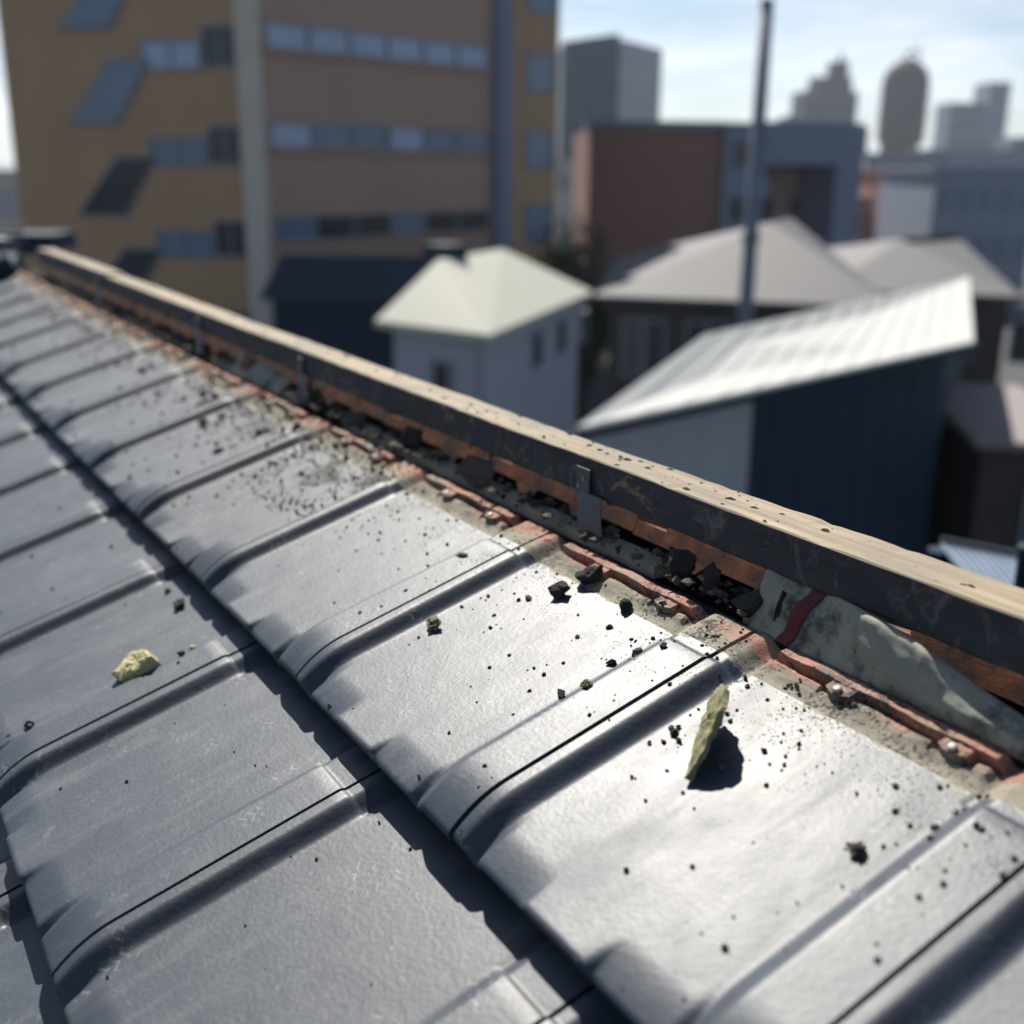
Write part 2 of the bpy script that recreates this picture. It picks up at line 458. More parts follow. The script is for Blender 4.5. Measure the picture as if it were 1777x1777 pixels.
# --- dark office tower behind
To, Tl, Tr = at(1068, 280, 150), at(972, 280, 160), at(1141, 280, 163)
zt = at(1068, 58, 150).z
ot = thing('office_tower', 'dark blue office tower with one pale flank behind the tan building', 'office tower', (To.x, To.y, 0))
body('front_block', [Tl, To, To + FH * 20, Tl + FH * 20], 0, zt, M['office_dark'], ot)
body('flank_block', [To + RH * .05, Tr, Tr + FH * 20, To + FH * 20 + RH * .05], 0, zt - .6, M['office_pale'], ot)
wa, wb = Wall(Tl, To, To + FH * 20), Wall(To, Tr, To + FH * 20)
for k in range(7):
    z = zt - 2.4 - k * 3.5
    a = MB(); wa.box(a, .4, wa.L - .4, z - .8, z + .6, 0, .15); a.build('window_band', M['office_dark'], ot)
    a = MB(); wb.box(a, .6, wb.L - .6, z - .6, z + .4, 0, .12); a.build('window_band', M['office_pale'], ot)

# --- red brown hall with a glass stair and a dark portal
B0, B1, B2, B3 = at(1022, 300, 66), at(1252, 300, 66), at(1322, 300, 67), at(1492, 300, 69)
zb = at(1140, 214, 66).z
bh = thing('brick_hall', 'long red brown hall with blue grey stair tower and open dark portal behind the pole', 'building', (B1.x, B1.y, 0))
bk = FH * 18
body('wall', [B0, B1, B1 + bk, B0 + bk], 0, zb - .25, M['brick_red'], bh)
body('stair_tower', [B1 + RH * .03 - FH * .4, B2 - FH * .4, B2 + bk, B1 + bk + RH * .03], 0, zb + .1, M['blue_grey'], bh)
body('recess_wall', [B2 + RH * .03 + FH * 4, B3 + FH * 4, B3 + bk, B2 + bk + RH * .03], 0, zb - .9, M['pink_wall'], bh)
w4 = Wall(B2 + RH * .04, B3, B2 + bk)
mb = MB(); w4.box(mb, 0, w4.L, zb - 2.1, zb + .2, -4, .2); mb.build('portal_beam', M['blue_grey'], bh)
mb = MB(); w4.box(mb, w4.L - 1.7, w4.L, 0, zb - 2.102, -4, .2); mb.build('portal_column', M['blue_grey'], bh)
w5 = Wall(B0, B1, B0 + bk)
mb = MB(); w5.box(mb, -.3, w5.L + .02, zb - .248, zb + .12, -1.2, .3); mb.build('roof_edge', M['blue_grey'], bh)
w6 = Wall(B1 + RH * .03 - FH * .4, B2 - FH * .4, B1 + bk)
for z in (zb - 1.4, zb - 4.4, zb - 7.4):
    w6.window(.5, w6.L - .5, z - .9, z + .6, bh, M['alu'], M['dglass'], .08, 1)
w7 = Wall(B2 + RH * .03 + FH * 4, B3 + FH * 4, B2 + bk)
for s in (1.0, 3.0): w7.window(s, s + .8, zb - 5.6, zb - 4.0, bh, M['alu'], M['dglass'], .08, 0)

# --- steel pole
P0 = at(1297, 500, 23)
pl = thing('utility_pole', 'slim blue grey steel pole rising in front of the brick hall', 'pole', (P0.x, P0.y, 0))
mb = MB(); mb.tube([(P0.x, P0.y, 0), (P0.x, P0.y, 6), (P0.x, P0.y, at(1340, 4, 23).z)], [.17, .15, .125], 14); mb.build('shaft', M['pole'], pl, True)
mb = MB(); zz = at(1340, 4, 23).z; mb.tube([(P0.x, P0.y, zz + .002), (P0.x, P0.y, zz + .05)], [.145, .12], 14); mb.build('cap', M['pole'], pl)
for zc in (5.2, 8.1):
    mb = MB(); mb.tube([(P0.x, P0.y, zc), (P0.x, P0.y, zc + .12)], .18, 14); mb.build('collar', M['galv'], pl)
mb = MB(); mb.box(P0 + Vector((.17, -.15, 8.9 - P0.z)), RH * .25, FH * .2, (0, 0, .4)); mb.build('junction_box', M['blue_grey'], pl)

# --- skyline towers
def tower(name, label, x0, x1, py, D, mat, depth=None, group=None, bands=0, base=0):
    a, b = at(x0, 290, D), at(x1, 290, D)
    t = thing(name, label, 'tower', (a.x, a.y, 0), group)
    z = at((x0 + x1) / 2, py, D).z
    body('tower_block', [a, b, b + FH * (depth or (b - a).length), a + FH * (depth or (b - a).length)], base, z, mat, t)
    w = Wall(a, b, a + FH * 5)
    for k in range(bands):
        zz = z - 3 - k * 7
        m_ = MB(); w.box(m_, 2, w.L - 2, zz - 1.6, zz + 1.6, 0, .3); m_.build('window_band', M['office_dark'], t)
    return t, w, z
D = 520
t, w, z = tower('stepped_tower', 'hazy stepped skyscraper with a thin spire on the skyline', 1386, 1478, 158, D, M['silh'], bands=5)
a, b = at(1404, 290, D + 4), at(1466, 290, D + 4)
z2 = at(1436, 132, D).z; body('upper_block', [a, b, b + FH * 14, a + FH * 14], z + .05, z2, M['silh'], t)
a, b = at(1428, 290, D + 8), at(1458, 290, D + 8)
z3 = at(1440, 104, D).z; body('crown_block', [a, b, b + FH * 7, a + FH * 7], z2 + .05, z3, M['silh'], t)
mb = MB(); c = at(1443, 290, D + 10); mb.tube([(c.x, c.y, z3), (c.x, c.y, at(1443, 84, D).z)], [1.2, .25], 6); mb.build('spire', M['silh'], t)
a, b = at(1362, 290, D + 6), at(1385.5, 290, D + 6)
body('side_block', [a, b, b + FH * 20, a + FH * 20], 0, at(1372, 200, D).z, M['silh'], t)
a, b = at(1478.5, 290, D + 6), at(1502, 290, D + 6)
body('side_block', [a, b, b + FH * 20, a + FH * 20], 0, at(1490, 222, D).z, M['silh'], t)

c = at(1557, 290, 480); t = thing('round_tower', 'dark rounded skyscraper with an arched crown and antennas on the skyline', 'tower', (c.x, c.y, 0))
def pz(py): return at(1557, py, 480).z
rad = (at(1596, 290, 480) - at(1518, 290, 480)).length / 2
mb = MB(); mb.tube([(c.x, c.y, 0), (c.x, c.y, pz(250)), (c.x, c.y, pz(247)), (c.x, c.y, pz(150)), (c.x, c.y, pz(130)), (c.x, c.y, pz(116)), (c.x, c.y, pz(107)), (c.x, c.y, pz(103))],
    [rad * .82, rad * .82, rad, rad, rad * .93, rad * .72, rad * .42, rad * .3], 20); mb.build('shaft', M['silh2'], t, True)
mb = MB(); r_ = rad * .26
cc = c + RH * 1.5
mb.tube([cc + RH * r_ + Vector((0, 0, pz(104) - c.z)), cc + RH * r_ + Vector((0, 0, pz(93) - c.z)), cc + Vector((0, 0, pz(88) - c.z)), cc - RH * r_ + Vector((0, 0, pz(93) - c.z)), cc - RH * r_ + Vector((0, 0, pz(104) - c.z))], .55, 6)
mb.build('crown_arch', M['silh2'], t)
for dx, py in ((2.2, 68), (-.5, 78)):
    mb = MB(); mb.tube([(cc.x + RH.x * dx, cc.y + RH.y * dx, pz(95)), (cc.x + RH.x * dx, cc.y + RH.y * dx, pz(py))], .16, 5); mb.build('antenna', M['silh2'], t)
for k in range(9):
    mb = MB(); zz = pz(240) + k * 2.6
    mb.tube([(c.x, c.y, zz), (c.x, c.y, zz + .5)], rad * 1.012, 20); mb.build('floor_ring', M['silh'], t, True)

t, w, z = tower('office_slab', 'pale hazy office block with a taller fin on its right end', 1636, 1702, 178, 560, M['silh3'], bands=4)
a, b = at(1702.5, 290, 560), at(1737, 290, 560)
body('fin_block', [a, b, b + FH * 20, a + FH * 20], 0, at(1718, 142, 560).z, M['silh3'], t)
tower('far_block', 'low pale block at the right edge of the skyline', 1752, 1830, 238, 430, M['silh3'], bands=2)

# mid distance blocks right of the hall
def block(label, x0, x1, py, D, mat, depth=12, rows=2, cols=3, gm=None):
    a, b = at(x0, 330, D), at(x1, 330, D)
    z = at((x0 + x1) / 2, py, D).z
    t = thing('city_block', label, 'building', (a.x, a.y, 0), 'blocks in the hazy middle distance')
    body('wall', [a, b, b + FH * depth, a + FH * depth], 0, z, mat, t)
    w = Wall(a, b, a + FH * 5)
    for r in range(rows):
        for k in range(cols):
            s0 = w.L * (k + .2) / cols
            w.window(s0, s0 + w.L * .6 / cols, z - 2.6 - r * 3.2, z - 1.1 - r * 3.2, t, M['alu'], gm or M['bglass'], .1, 0)
    mb = MB(); w.box(mb, -.2, w.L + .2, z + .002, z + .25, -depth - .2, .2); mb.build('parapet', mat, t)
    return t
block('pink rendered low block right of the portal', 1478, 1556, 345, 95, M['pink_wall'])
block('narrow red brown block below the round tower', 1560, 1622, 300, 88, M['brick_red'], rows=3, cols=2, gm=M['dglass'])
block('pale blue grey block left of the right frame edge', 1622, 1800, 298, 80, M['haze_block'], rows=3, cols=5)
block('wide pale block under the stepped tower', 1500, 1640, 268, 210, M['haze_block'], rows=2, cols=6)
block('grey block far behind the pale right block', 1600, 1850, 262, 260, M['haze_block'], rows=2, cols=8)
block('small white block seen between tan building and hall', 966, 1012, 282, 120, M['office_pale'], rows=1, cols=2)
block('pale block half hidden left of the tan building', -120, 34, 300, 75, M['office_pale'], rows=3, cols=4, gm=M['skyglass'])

# more roofs of the town, far off
for i in range(20):
    px = rng.uniform(-300, 2100); D = rng.uniform(130, 420)
    a = at(px, 300, D); wd = rng.uniform(8, 22); hh = rng.uniform(5, 9.5)
    t = thing('town_block', 'low hazy town block far behind the roofs', 'building', (a.x, a.y, 0), 'low blocks of the far town')
    body('wall', [a, a + RH * wd, a + RH * wd + FH * 12, a + FH * 12], 0, hh, M[rng.choice(['haze_block', 'silh3', 'pink_wall', 'brick_red'])], t)
    mb = MB(); mb.box(Vector((a.x, a.y, hh + .01)) - RH * .3 - FH * .3, RH * (wd + .6), FH * 12.6, (0, 0, .3)); mb.build('roof_slab', M[rng.choice(['grey_roof', 'silh3'])], t)

# --- roofs: hip house, grey house, white shed
def hip_roof(name, A, B, D_, apexes, ze, th, mat, parent, C=None):
    """A,B front eave, D_ depth vector; apexes two ridge ends"""
    C = B + D_; Dd = A + D_
    P, Q = apexes
    up = Vector((0, 0, th))
    v = [A, B, C, Dd, P, Q]
    v2 = [p - up for p in v]
    f = [(0, 1, 4), (1, 2, 5, 4), (2, 3, 5), (3, 0, 4, 5)]
    fb = [tuple(reversed([i + 6 for i in q])) for q in f]
    rim = [(0, 6, 7, 1), (1, 7, 8, 2), (2, 8, 9, 3), (3, 9, 6, 0)]
    return part(name, v + v2, f + fb + rim, mat, parent)
def V3(a): return Vector(a)
ze = CAMZ - 2.7
A, B = atz(650, 556, ze), atz(850, 581, ze)
Cc = atz(1030, 506, ze)
dv = Cc - B
P = at(760, 450, 21.4); Q = at(872, 441, 24.4); Q.z = P.z
ho = thing('hip_roof_house', 'small white house with a cream hipped roof and dark windows', 'house', (B.x, B.y, 0))
hip_roof('roof', A, B, dv, (P, Q), ze, .12, M['cream_roof'], ho)
t1 = (B - A).normalized(); t2 = dv.normalized()
def ins(p, a, b): return p + t1 * a + t2 * b
wl_ = [ins(A, .3, .3), ins(B, -.3, .3), ins(Cc, -.3, -.3), ins(A + dv, .3, -.3)]
body('wall', wl_, 0, ze - .13, M['white_wall'], ho)
wA = Wall(wl_[0], wl_[1], wl_[2]); wB = Wall(wl_[1], wl_[2], wl_[0])
s = wA.s_at(768, 640)[0]; wA.window(s - .22, s + .24, ze - 1.35, ze - .62, ho, M['alu'], M['dglass'], .05, 0)
for px, py in ((930, 612), (972, 590), (1010, 570)):
    s = wB.s_at(px, py)[0]; wB.window(s - .3, s + .3, ze - 1.15, ze - .45, ho, M['alu'], M['dglass'], .05, 0)
mb = MB(); mb.tube([wl_[1] + Vector((0, 0, -wl_[1].z + .0)) + (wl_[1] - wl_[2]).normalized() * .07, wl_[1] + Vector((0, 0, ze - .15 - wl_[1].z)) + (wl_[1] - wl_[2]).normalized() * .07], .05, 8); mb.build('downpipe', M['alu'], ho)
ch = at(772, 440, 22.3)
mb = MB(); mb.box((ch.x - .35, ch.y - .3, P.z - .5), (.7, 0, 0), (0, .6, 0), (0, 0, .72)); mb.build('chimney', M['navy'], ho)

ze = CAMZ - 3.3
A, B = atz(1032, 512, ze), atz(1560, 533, ze)
dv = (FH * 1 + RH * .12).normalized() * 13
P = at(1338, 386, 35); Q = at(1372, 386, 38.5); Q.z = P.z
gh = thing('grey_roof_house', 'dark walled house with a broad grey hipped roof behind the white shed', 'house', (A.x, A.y, 0))
hip_roof('roof', A, B, dv, (P, Q), ze, .15, M['grey_roof'], gh)
u1 = (B - A).normalized(); u2 = dv.normalized()
gw = [A + u1 * .4 + u2 * .4, B - u1 * .4 + u2 * .4, B + dv - u1 * .4 - u2 * .4, A + dv + u1 * .4 - u2 * .4]
M['brown_wall'] = plain('dark_brown_wall', (.055, .045, .045), .8, .2, .6)
body('wall', gw, 0, ze - .16, M['brown_wall'], gh)
wg = Wall(gw[0], gw[1], gw[2])
for px in (1118, 1230, 1330): s = wg.s_at(px, 550)[0]; wg.window(s - .6, s + .6, ze - 2.2, ze - .6, gh, M['alu'], M['dglass'], .08, 1)
mb = MB(); mb.box(A + Vector((0, 0, -.155)) - u2 * .12, u1 * (B - A).length, u2 * .118, (0, 0, .12)); mb.build('gutter', M['navy'], gh)

ze = CAMZ - 3.6
A, B = atz(1500, 528, ze), atz(1900, 545, ze)
dv = (FH * 1 + RH * .12).normalized() * 15
P = at(1488, 414, 41); Q = at(1620, 416, 44); Q.z = P.z
gh2 = thing('low_grey_house', 'grey roofed house at the right behind the white shed', 'house', (A.x, A.y, 0))
hip_roof('roof', A + FH * 4, B + FH * 4, dv, (P + RH * 1.5, Q + RH * 1), ze, .15, M['grey_roof'], gh2)
q = [A + FH * 4.4 + RH * .4, B + FH * 4.4 - RH * .4, B + FH * 4.4 + dv * .9 - RH * .4, A + FH * 4.4 + dv * .9 + RH * .4]
body('wall', q, 0, ze - .16, M['brown_wall'], gh2)
wg = Wall(q[0], q[1], q[2])
for k in range(3): wg.window(1.2 + k * 2, 2.2 + k * 2, ze - 2, ze - .7, gh2, M['alu'], M['dglass'], .08, 0)

# white mono pitch shed
zl = CAMZ - 2.1; zh = CAMZ - 1.7
A, B = atz(1000, 741, zl), atz(1690, 592, zl)
C_, D_ = atz(1682, 480, zh), atz(1222, 581, zh)
sh = thing('white_roof_shed', 'long shed with a bright white sheet roof, pale grey and navy front', 'shed', (A.x, A.y, 0))
up = Vector((0, 0, .10))
part('roof', [A, B, C_, D_, A - up, B - up, C_ - up, D_ - up], [(0, 1, 2, 3), (7, 6, 5, 4), (0, 4, 5, 1), (1, 5, 6, 2), (2, 6, 7, 3), (3, 7, 4, 0)], M['white_roof'], sh)
ws = Wall(A, B, C_)
nrm = -ws.n
for k in range(13):     # standing seams of the sheet roof
    f0 = (k + .5) / 13
    a, b = A.lerp(B, f0), D_.lerp(C_, f0)
    mb = MB(); mb.box(a + Vector((0, 0, .004)), ws.t * .03, b - a, (0, 0, .003)); mb.build('roof_seam', M['white_roof'], sh)
i0 = nrm * .25
a0 = Vector((A.x, A.y, 0)) + i0 + ws.t * .2; b0 = Vector((B.x, B.y, 0)) + i0 - ws.t * .2
c0 = Vector((C_.x, C_.y, 0)) - ws.t * .3 - nrm * .2; d0 = Vector((D_.x, D_.y, 0)) + ws.t * .3 - nrm * .2
sm = ws.s_at(1342, 700)[0]
m0 = Vector((A.x, A.y, 0)) + i0 + ws.t * sm
M['pale_panel'] = plain('pale_grey_cladding', (.33, .37, .40), .7, .06, 1)
body('pale_front', [a0, m0, d0.lerp(c0, .42), d0], 0, zl - .12, M['pale_panel'], sh)
body('navy_front', [m0 + ws.t * .01, b0, c0, d0.lerp(c0, .425)], 0, zl - .12, M['navy'], sh)
wp = Wall(a0, b0, c0)
n = 0
s = 0.0
while s < wp.L - .35:
    mb = MB(); wp.box(mb, s, s + .03, 0.1, zl - .14, 0, .010)
    mb.build('cladding_batten', M['pale_panel'] if s < sm - .25 else M['navy'], sh)
    s += .62
mb = MB(); mb.box(A - up * 1.0 - nrm * .001 + ws.n * .002, ws.t * ws.L, ws.n * .08, (0, 0, .09)); mb.build('gutter', M['navy'], sh)

# low lean to at the right and darker walls beside it
A, B = atz(1692, 765, CAMZ - 3.4), atz(1900, 775, CAMZ - 3.4)
lt = thing('lean_to', 'low dark lean-to with a dull pinkish grey roof at the right edge', 'outbuilding', (A.x, A.y, 0))
d1 = FH * 2.4
part('roof', [A, B, B + d1 + Vector((0, 0, .35)), A + d1 + Vector((0, 0, .35)), A - up, B - up, B + d1 + Vector((0, 0, .25)), A + d1 + Vector((0, 0, .25))],
     [(0, 1, 2, 3), (7, 6, 5, 4), (0, 4, 5, 1), (1, 5, 6, 2), (2, 6, 7, 3), (3, 7, 4, 0)], plain('dull_pinkish_roof', (.24, .215, .21), .8, .1, 2), lt)
body('wall', [A + FH * .2 + RH * .2, B + FH * .2, B + d1, A + d1 + RH * .2], 0, CAMZ - 3.52, M['brown_wall'], lt)
wq = Wall(A + FH * .2 + RH * .2, B + FH * .2, B + d1)
wq.window(.6, 1.5, CAMZ - 5, CAMZ - 4.0, lt, M['alu'], M['dglass'], .06, 0)

# dark low building at the foot of the tan one
A = at(470, 470, 30); B = at(700, 470, 30)
dk = thing('dark_shed', 'dark navy roofed shed below the tan building', 'shed', (A.x, A.y, 0))
body('wall', [A, B, B + FH * 6, A + FH * 6], 0, at(560, 520, 30).z, M['navy'], dk)
zt_ = at(560, 520, 30).z
e0 = Vector((A.x, A.y, zt_ + .01)) - RH * .3 - FH * .3; e1 = Vector((B.x, B.y, zt_ + .01)) + RH * .3 - FH * .3
part('roof', [e0, e1, e1 + FH * 3.3 + Vector((0, 0, .9)), e0 + FH * 3.3 + Vector((0, 0, .9)), e1 + FH * 6.6, e0 + FH * 6.6],
     [(0, 1, 2, 3), (3, 2, 4, 5), (0, 3, 5), (1, 4, 2), (1, 0, 5, 4)], M['navy'], dk)
# tree between the tan building and the hall
def tree(label, P, h, r, seed):
    R_ = random.Random(seed)
    t = thing('tree', label, 'tree', (P.x, P.y, 0), 'trees between the houses')
    mb = MB(); mb.tube([(P.x, P.y, 0), (P.x + .1, P.y, h * .5), (P.x, P.y + .1, h * .85)], [.2, .14, .05], 8)
    for k in range(5):
        a = R_.uniform(0, 6.28); mb.tube([(P.x, P.y, h * .45), (P.x + cos(a) * r * .7, P.y + sin(a) * r * .7, h * R_.uniform(.6, .85))], [.08, .03], 5)
    mb.build('trunk', M['bark'], t)
    v, f = [], []
    for k in range(2600):
        d = Vector((R_.gauss(0, 1), R_.gauss(0, 1), R_.gauss(0, 1))).normalized() * (R_.random() ** .4)
        k3 = .75 + .5 * noise.noise(d * 2.2 + Vector((seed, 0, 0)))
        p = Vector((P.x, P.y, h * .72)) + Vector((d.x * r * k3, d.y * r * k3, d.z * h * .32 * k3))
        a = Vector((R_.uniform(-1, 1), R_.uniform(-1, 1), R_.uniform(-1, 1))).normalized(); b = a.orthogonal().normalized()
        s = R_.uniform(.06, .14); n = len(v)
        v += [p - a * s, p + b * s * .5, p + a * s, p - b * s * .5]; f.append((n, n + 1, n + 2, n + 3))
    part('crown', v, f, M['foliage'], t)
tree('dark green tree between the tan building and the brick hall', at(985, 420, 38), 8.0, 1.7, 3)
tree('low dark tree beside the hip roof house', at(1010, 470, 33), 6.6, 1.3, 5)

# ------------------------------------------------------------------ the tiled roof
W = 0.32966; X0 = -0.68347; GAUGE = 0.3051; UB = 0.13306; HOFF = -0.15267
TN = Vector((0, cos(SLOPE), sin(SLOPE))); NN = Vector((0, -sin(SLOPE), cos(SLOPE)))
RLOC = NN * -0.62 + Vector((0, 0, CAMZ))
RM = Matrix.Translation(RLOC) @ Matrix.Rotation(SLOPE, 4, 'X')
def roofpx(px, py, h=0.0):        # where a sight line meets the roof plane: (x, u)
    v = ray(px, py); k = (h - .62) / v.dot(NN); P = v * k
    return P.x, P.dot(TN)
def ss(a, b, x):
    t = max(0., min(1., (x - a) / (b - a))); return t * t * (3 - 2 * t)
def ss_lin(a, b, x):
    t = max(0., min(1., (x - a) / (b - a))); return t
def tilt(y): return .0190 - .038 * y / .305
def prof(x):
    d = -x; e = W + x
    return .0130 * (1 - ss(.047, .0705, d)) + .0130 * (1 - ss(.0115, .0325, e))
def tile_h(x, y):
    d = -x; e = W + x
    h = prof(x)
    q = max(0., 1 - y / .062)
    ribm = max(1 - ss(.064, .075, d), 1 - ss(.030, .040, e))
    qa = max(0., 1 - y / .036)
    tong = ss(.099, .109, e) * ss(.141, .151, d)      # the raised tongue of the nose
    h -= .0175 * ribm * q ** 2.0
    h -= (1 - ribm) * (1 - tong) * (.0078 * qa ** 1.5)
    qe = max(0., 1 - y / .004)
    h -= .0022 * qe ** 2
    rm = max(1 - ss(.064, .072, d), 1 - ss(.030, .036, e))
    if y > .2680: h -= .0024 * rm * ss(.2685, .2740, y)
    return h
def tile_z(x, y): return tilt(y) + tile_h(x, y)
EB = (.115, .225)                  # bosses, from the left edge
def head_z(x, y):
    d = -x; e = W + x
    z = tile_z(x, min(y, .30)) + (tilt(y) - tilt(min(y, .30)))
    pan = ss(.034, .040, e) * ss(.070, .076, d)
    cut = 0.0015 * sin(e * 55)
    if y < .3172 + cut: r = .0055 * ss(.290, .3165, y)
    elif y < .3270 + cut * .5: r = -.0045
    else: r = .0115 - .0018 * ss(.335, .343, y) + .001 * sin(e * 90)
    for eb in EB:
        dx = e - eb
        if abs(dx) < .024 and y > .304:
            lim = .3085 + 0.5 * dx * dx / .012 * .5
            if abs(dx) < .0125 and y > .3075 + (dx / .0125) ** 2 * .006:
                r = max(r, .0098)
                if (dx * dx + (y - .3145) ** 2) < .0042 ** 2: r = .0062
            elif y < .3270: r = min(r, .0018 if y < .312 else -.0040) if (abs(dx) < .0185 and .305 < y) else r
    z += pan * r
    z += .0007 * noise.noise(Vector((x * 260, y * 260, 1))) * pan + .0006 * noise.noise(Vector((x * 90, y * 90, 4)))
    edge = max(0., (y - .3415) / .0035)
    return z - .002 * edge ** 2
def grid_solid(xs, ys, fz, thick):
    nx, ny = len(xs), len(ys)
    v = [(x, y, fz(x, y)) for y in ys for x in xs]
    f = [(j * nx + i, j * nx + i + 1, (j + 1) * nx + i + 1, (j + 1) * nx + i) for j in range(ny - 1) for i in range(nx - 1)]
    sm = [True] * len(f)
    ringi = [i for i in range(nx)] + [j * nx + nx - 1 for j in range(1, ny)] + [(ny - 1) * nx + i for i in range(nx - 2, -1, -1)] + [j * nx for j in range(ny - 2, 0, -1)]
    n = len(v); m = len(ringi)
    v += [v[i] for i in ringi]
    v += [(v[i][0], v[i][1], min(v[i][2] - thick * .35, tilt(v[i][1]) - thick)) for i in ringi]
    for k in range(m):
        a, b = n + k, n + (k + 1) % m
        f.append((a, n + m + k, n + m + (k + 1) % m, b)); sm.append(False)
    # underside
    c = len(v); v.append((sum(xs[::len(xs) - 1]) / 2, (ys[0] + ys[-1]) / 2, tilt((ys[0] + ys[-1]) / 2) - thick - .001))
    for k in range(m): f.append((n + m + k, c, n + m + (k + 1) % m)); sm.append(False)
    return v, f, sm
def fr(a, b, n): return [a + (b - a) * i / (n - 1) for i in range(n)]
def uniq(l):
    o = []
    for x in sorted(l):
        if not o or x - o[-1] > 2e-4: o.append(x)
    return o
lx = [-W + .0022, -W + .0036] + [-W + e for e in (.006, .0095, .012, .014, .016, .018, .020, .022, .024, .026, .028, .030, .0325, .035, .038, .042, .050, .06, .07, .08, .09, .098, .102, .1035, .1045, .1055, .107, .112, .12, .135, .15, .165)]
rx = [-d for d in (.0020, .0034, .006, .012, .02, .03, .038, .042, .045, .0475, .050, .0525, .055, .0575, .060, .063, .066, .069, .072, .075, .079, .085, .10, .115, .13, .138, .1425, .1438, .145, .1462, .148, .153)]
TX = uniq(lx + rx)
TY = uniq([0, .0006, .0014, .0025, .004, .006, .008, .0105, .013, .016, .019, .022, .025, .028, .031, .035, .039, .043, .047, .051, .056, .062, .07, .085, .11, .14, .17, .20, .23, .255, .268, .2706, .2714, .2722, .2730, .2740, .276, .281, .285])
HX = uniq([x for x in TX] + [-W + e for eb in EB for e in fr(eb - .02, eb + .02, 27)] + [-W + e for e in fr(.036, .268, 48)])
HY = uniq(fr(.2851, .304, 8) + fr(.3045, .329, 34) + [.330, .333, .337, .340, .3415, .343, .3445])
tv, tf, tsm = grid_solid(TX, TY, tile_z, .0125)
m_tile = mesh('roof_tile', tv, tf, M['tile']); m_tile.polygons.foreach_set('use_smooth', tsm)
lv, lf, lsm = grid_solid(TX, TY[:-1] + [.29, .30, .315, .33, .345], tile_z, .0125)
m_low = mesh('roof_tile', lv, lf, M['tile_low']); m_low.polygons.foreach_set('use_smooth', lsm)
hv, hf, hsm = grid_solid(HX, HY, head_z, .012)
def squeeze(y): return .2851 + (y - .2851) / 1.36        # the head is shorter than it was drawn
hv = [(a_, squeeze(b_), c_) for a_, b_, c_ in hv]
m_head = mesh('tile_head', hv, hf, M['clay']); m_head.polygons.foreach_set('use_smooth', [False] * len(hsm))
m_head.polygons.foreach_set('use_smooth', hsm)
for m_ in (m_tile, m_low, m_head):
    bm = bmesh.new(); bm.from_mesh(m_)
    bmesh.ops.recalc_face_normals(bm, faces=bm.faces)
    for e_ in bm.edges:
        if len(e_.link_faces) == 2 and e_.calc_face_angle() > radians(38): e_.smooth = False
    bm.to_mesh(m_); bm.free()
# a screw in each boss
sb = MB(); sb.tube([(0, 0, -.004), (0, 0, .0004), (0, 0, .0012), (0, 0, .0018)], [.0032, .0040, .0036, .0022], 12)
m_screw = mesh('screw', sb.v, sb.f, M['screw'], True)

roof = thing('tile_roof', 'roof of large flat grey interlocking tiles strewn with mortar crumbs below an open ridge', 'roof', RLOC, None, None, (SLOPE, 0, 0))
rt = random.Random(11)
def lay(course, k, with_head):
    u = UB - course * GAUGE
    x = X0 + k * W + (HOFF if course % 2 else 0.)
    o = link(bpy.data.objects.new('roof_tile', m_tile if with_head else m_low))
    o.parent = roof
    o.location = (x + rt.uniform(-.0007, .0007), u + rt.uniform(-.0018, .0018), rt.uniform(-.0003, .0003))
    o.rotation_euler = (rt.uniform(-.0006, .0006), rt.uniform(-.0006, .0006), rt.uniform(-.003, .003))
    o['dirt'] = {-2: 1.75, -3: 1.5, -4: 1.3, -1: 1.0, 0: .86, 1: .9, 2: .8}.get(k, .98) if with_head else .5
    if with_head:
        h = link(bpy.data.objects.new('tile_head', m_head)); h.parent = o
        for eb in EB:
            if rt.random() < .85:
                s = link(bpy.data.objects.new('screw', m_screw)); s.parent = o
                s.location = (-W + eb, squeeze(.3145), head_z(-W + eb, .3145) + .004 + rt.uniform(-.001, .001))
                s.rotation_euler = (rt.uniform(-.15, .15), rt.uniform(-.15, .15), 0)
for k in range(-11, 4): lay(0, k, True)
for k in range(-11, 4): lay(1, k, False)
for k in range(-5, 4): lay(2, k, False)

# deck under the tiles, the far slope, gap floor
def rw(P): return RM.inverted() @ Vector(P)
def roofpart(name, mb, mat, smooth=False):
    o = link(bpy.data.objects.new(name, mesh(name, [rw(v) for v in mb.v], mb.f, mat, smooth)))
    o.parent = roof; return o
XL, XR = X0 - 12 * W, X0 + 3 * W
CY = CAMZ
mb = MB()
def rl(x, u, h): return RM @ Vector((x, u, h))
a = [rl(XL, -.82, -.05), rl(XR, -.82, -.05), rl(XR, .49, -.05), rl(XL, .49, -.05)]
mb.add(a + [p - Vector((0, 0, .06)) for p in a], [(0, 1, 2, 3), (7, 6, 5, 4), (0, 4, 5, 1), (1, 5, 6, 2), (2, 6, 7, 3), (3, 7, 4, 0)])
roofpart('underlay_deck', mb, M['deck'])
FE = 0.765; FZ = CAMZ - .3835              # top end of the far slope's tiles
dn = Vector((0, cos(SLOPE), -sin(SLOPE))); fn = Vector((0, sin(SLOPE), cos(SLOPE)))
mb = MB()
a = [Vector((XL, FE - .02, FZ - .06)), Vector((XR, FE - .02, FZ - .06)), Vector((XR, FE, FZ - .06)) + dn * 1.2, Vector((XL, FE, FZ - .06)) + dn * 1.2]
mb.add(a + [p - Vector((0, 0, .05)) for p in a], [(0, 1, 2, 3), (7, 6, 5, 4), (0, 4, 5, 1), (1, 5, 6, 2), (2, 6, 7, 3), (3, 7, 4, 0)])
roofpart('underlay_deck', mb, M['deck'])
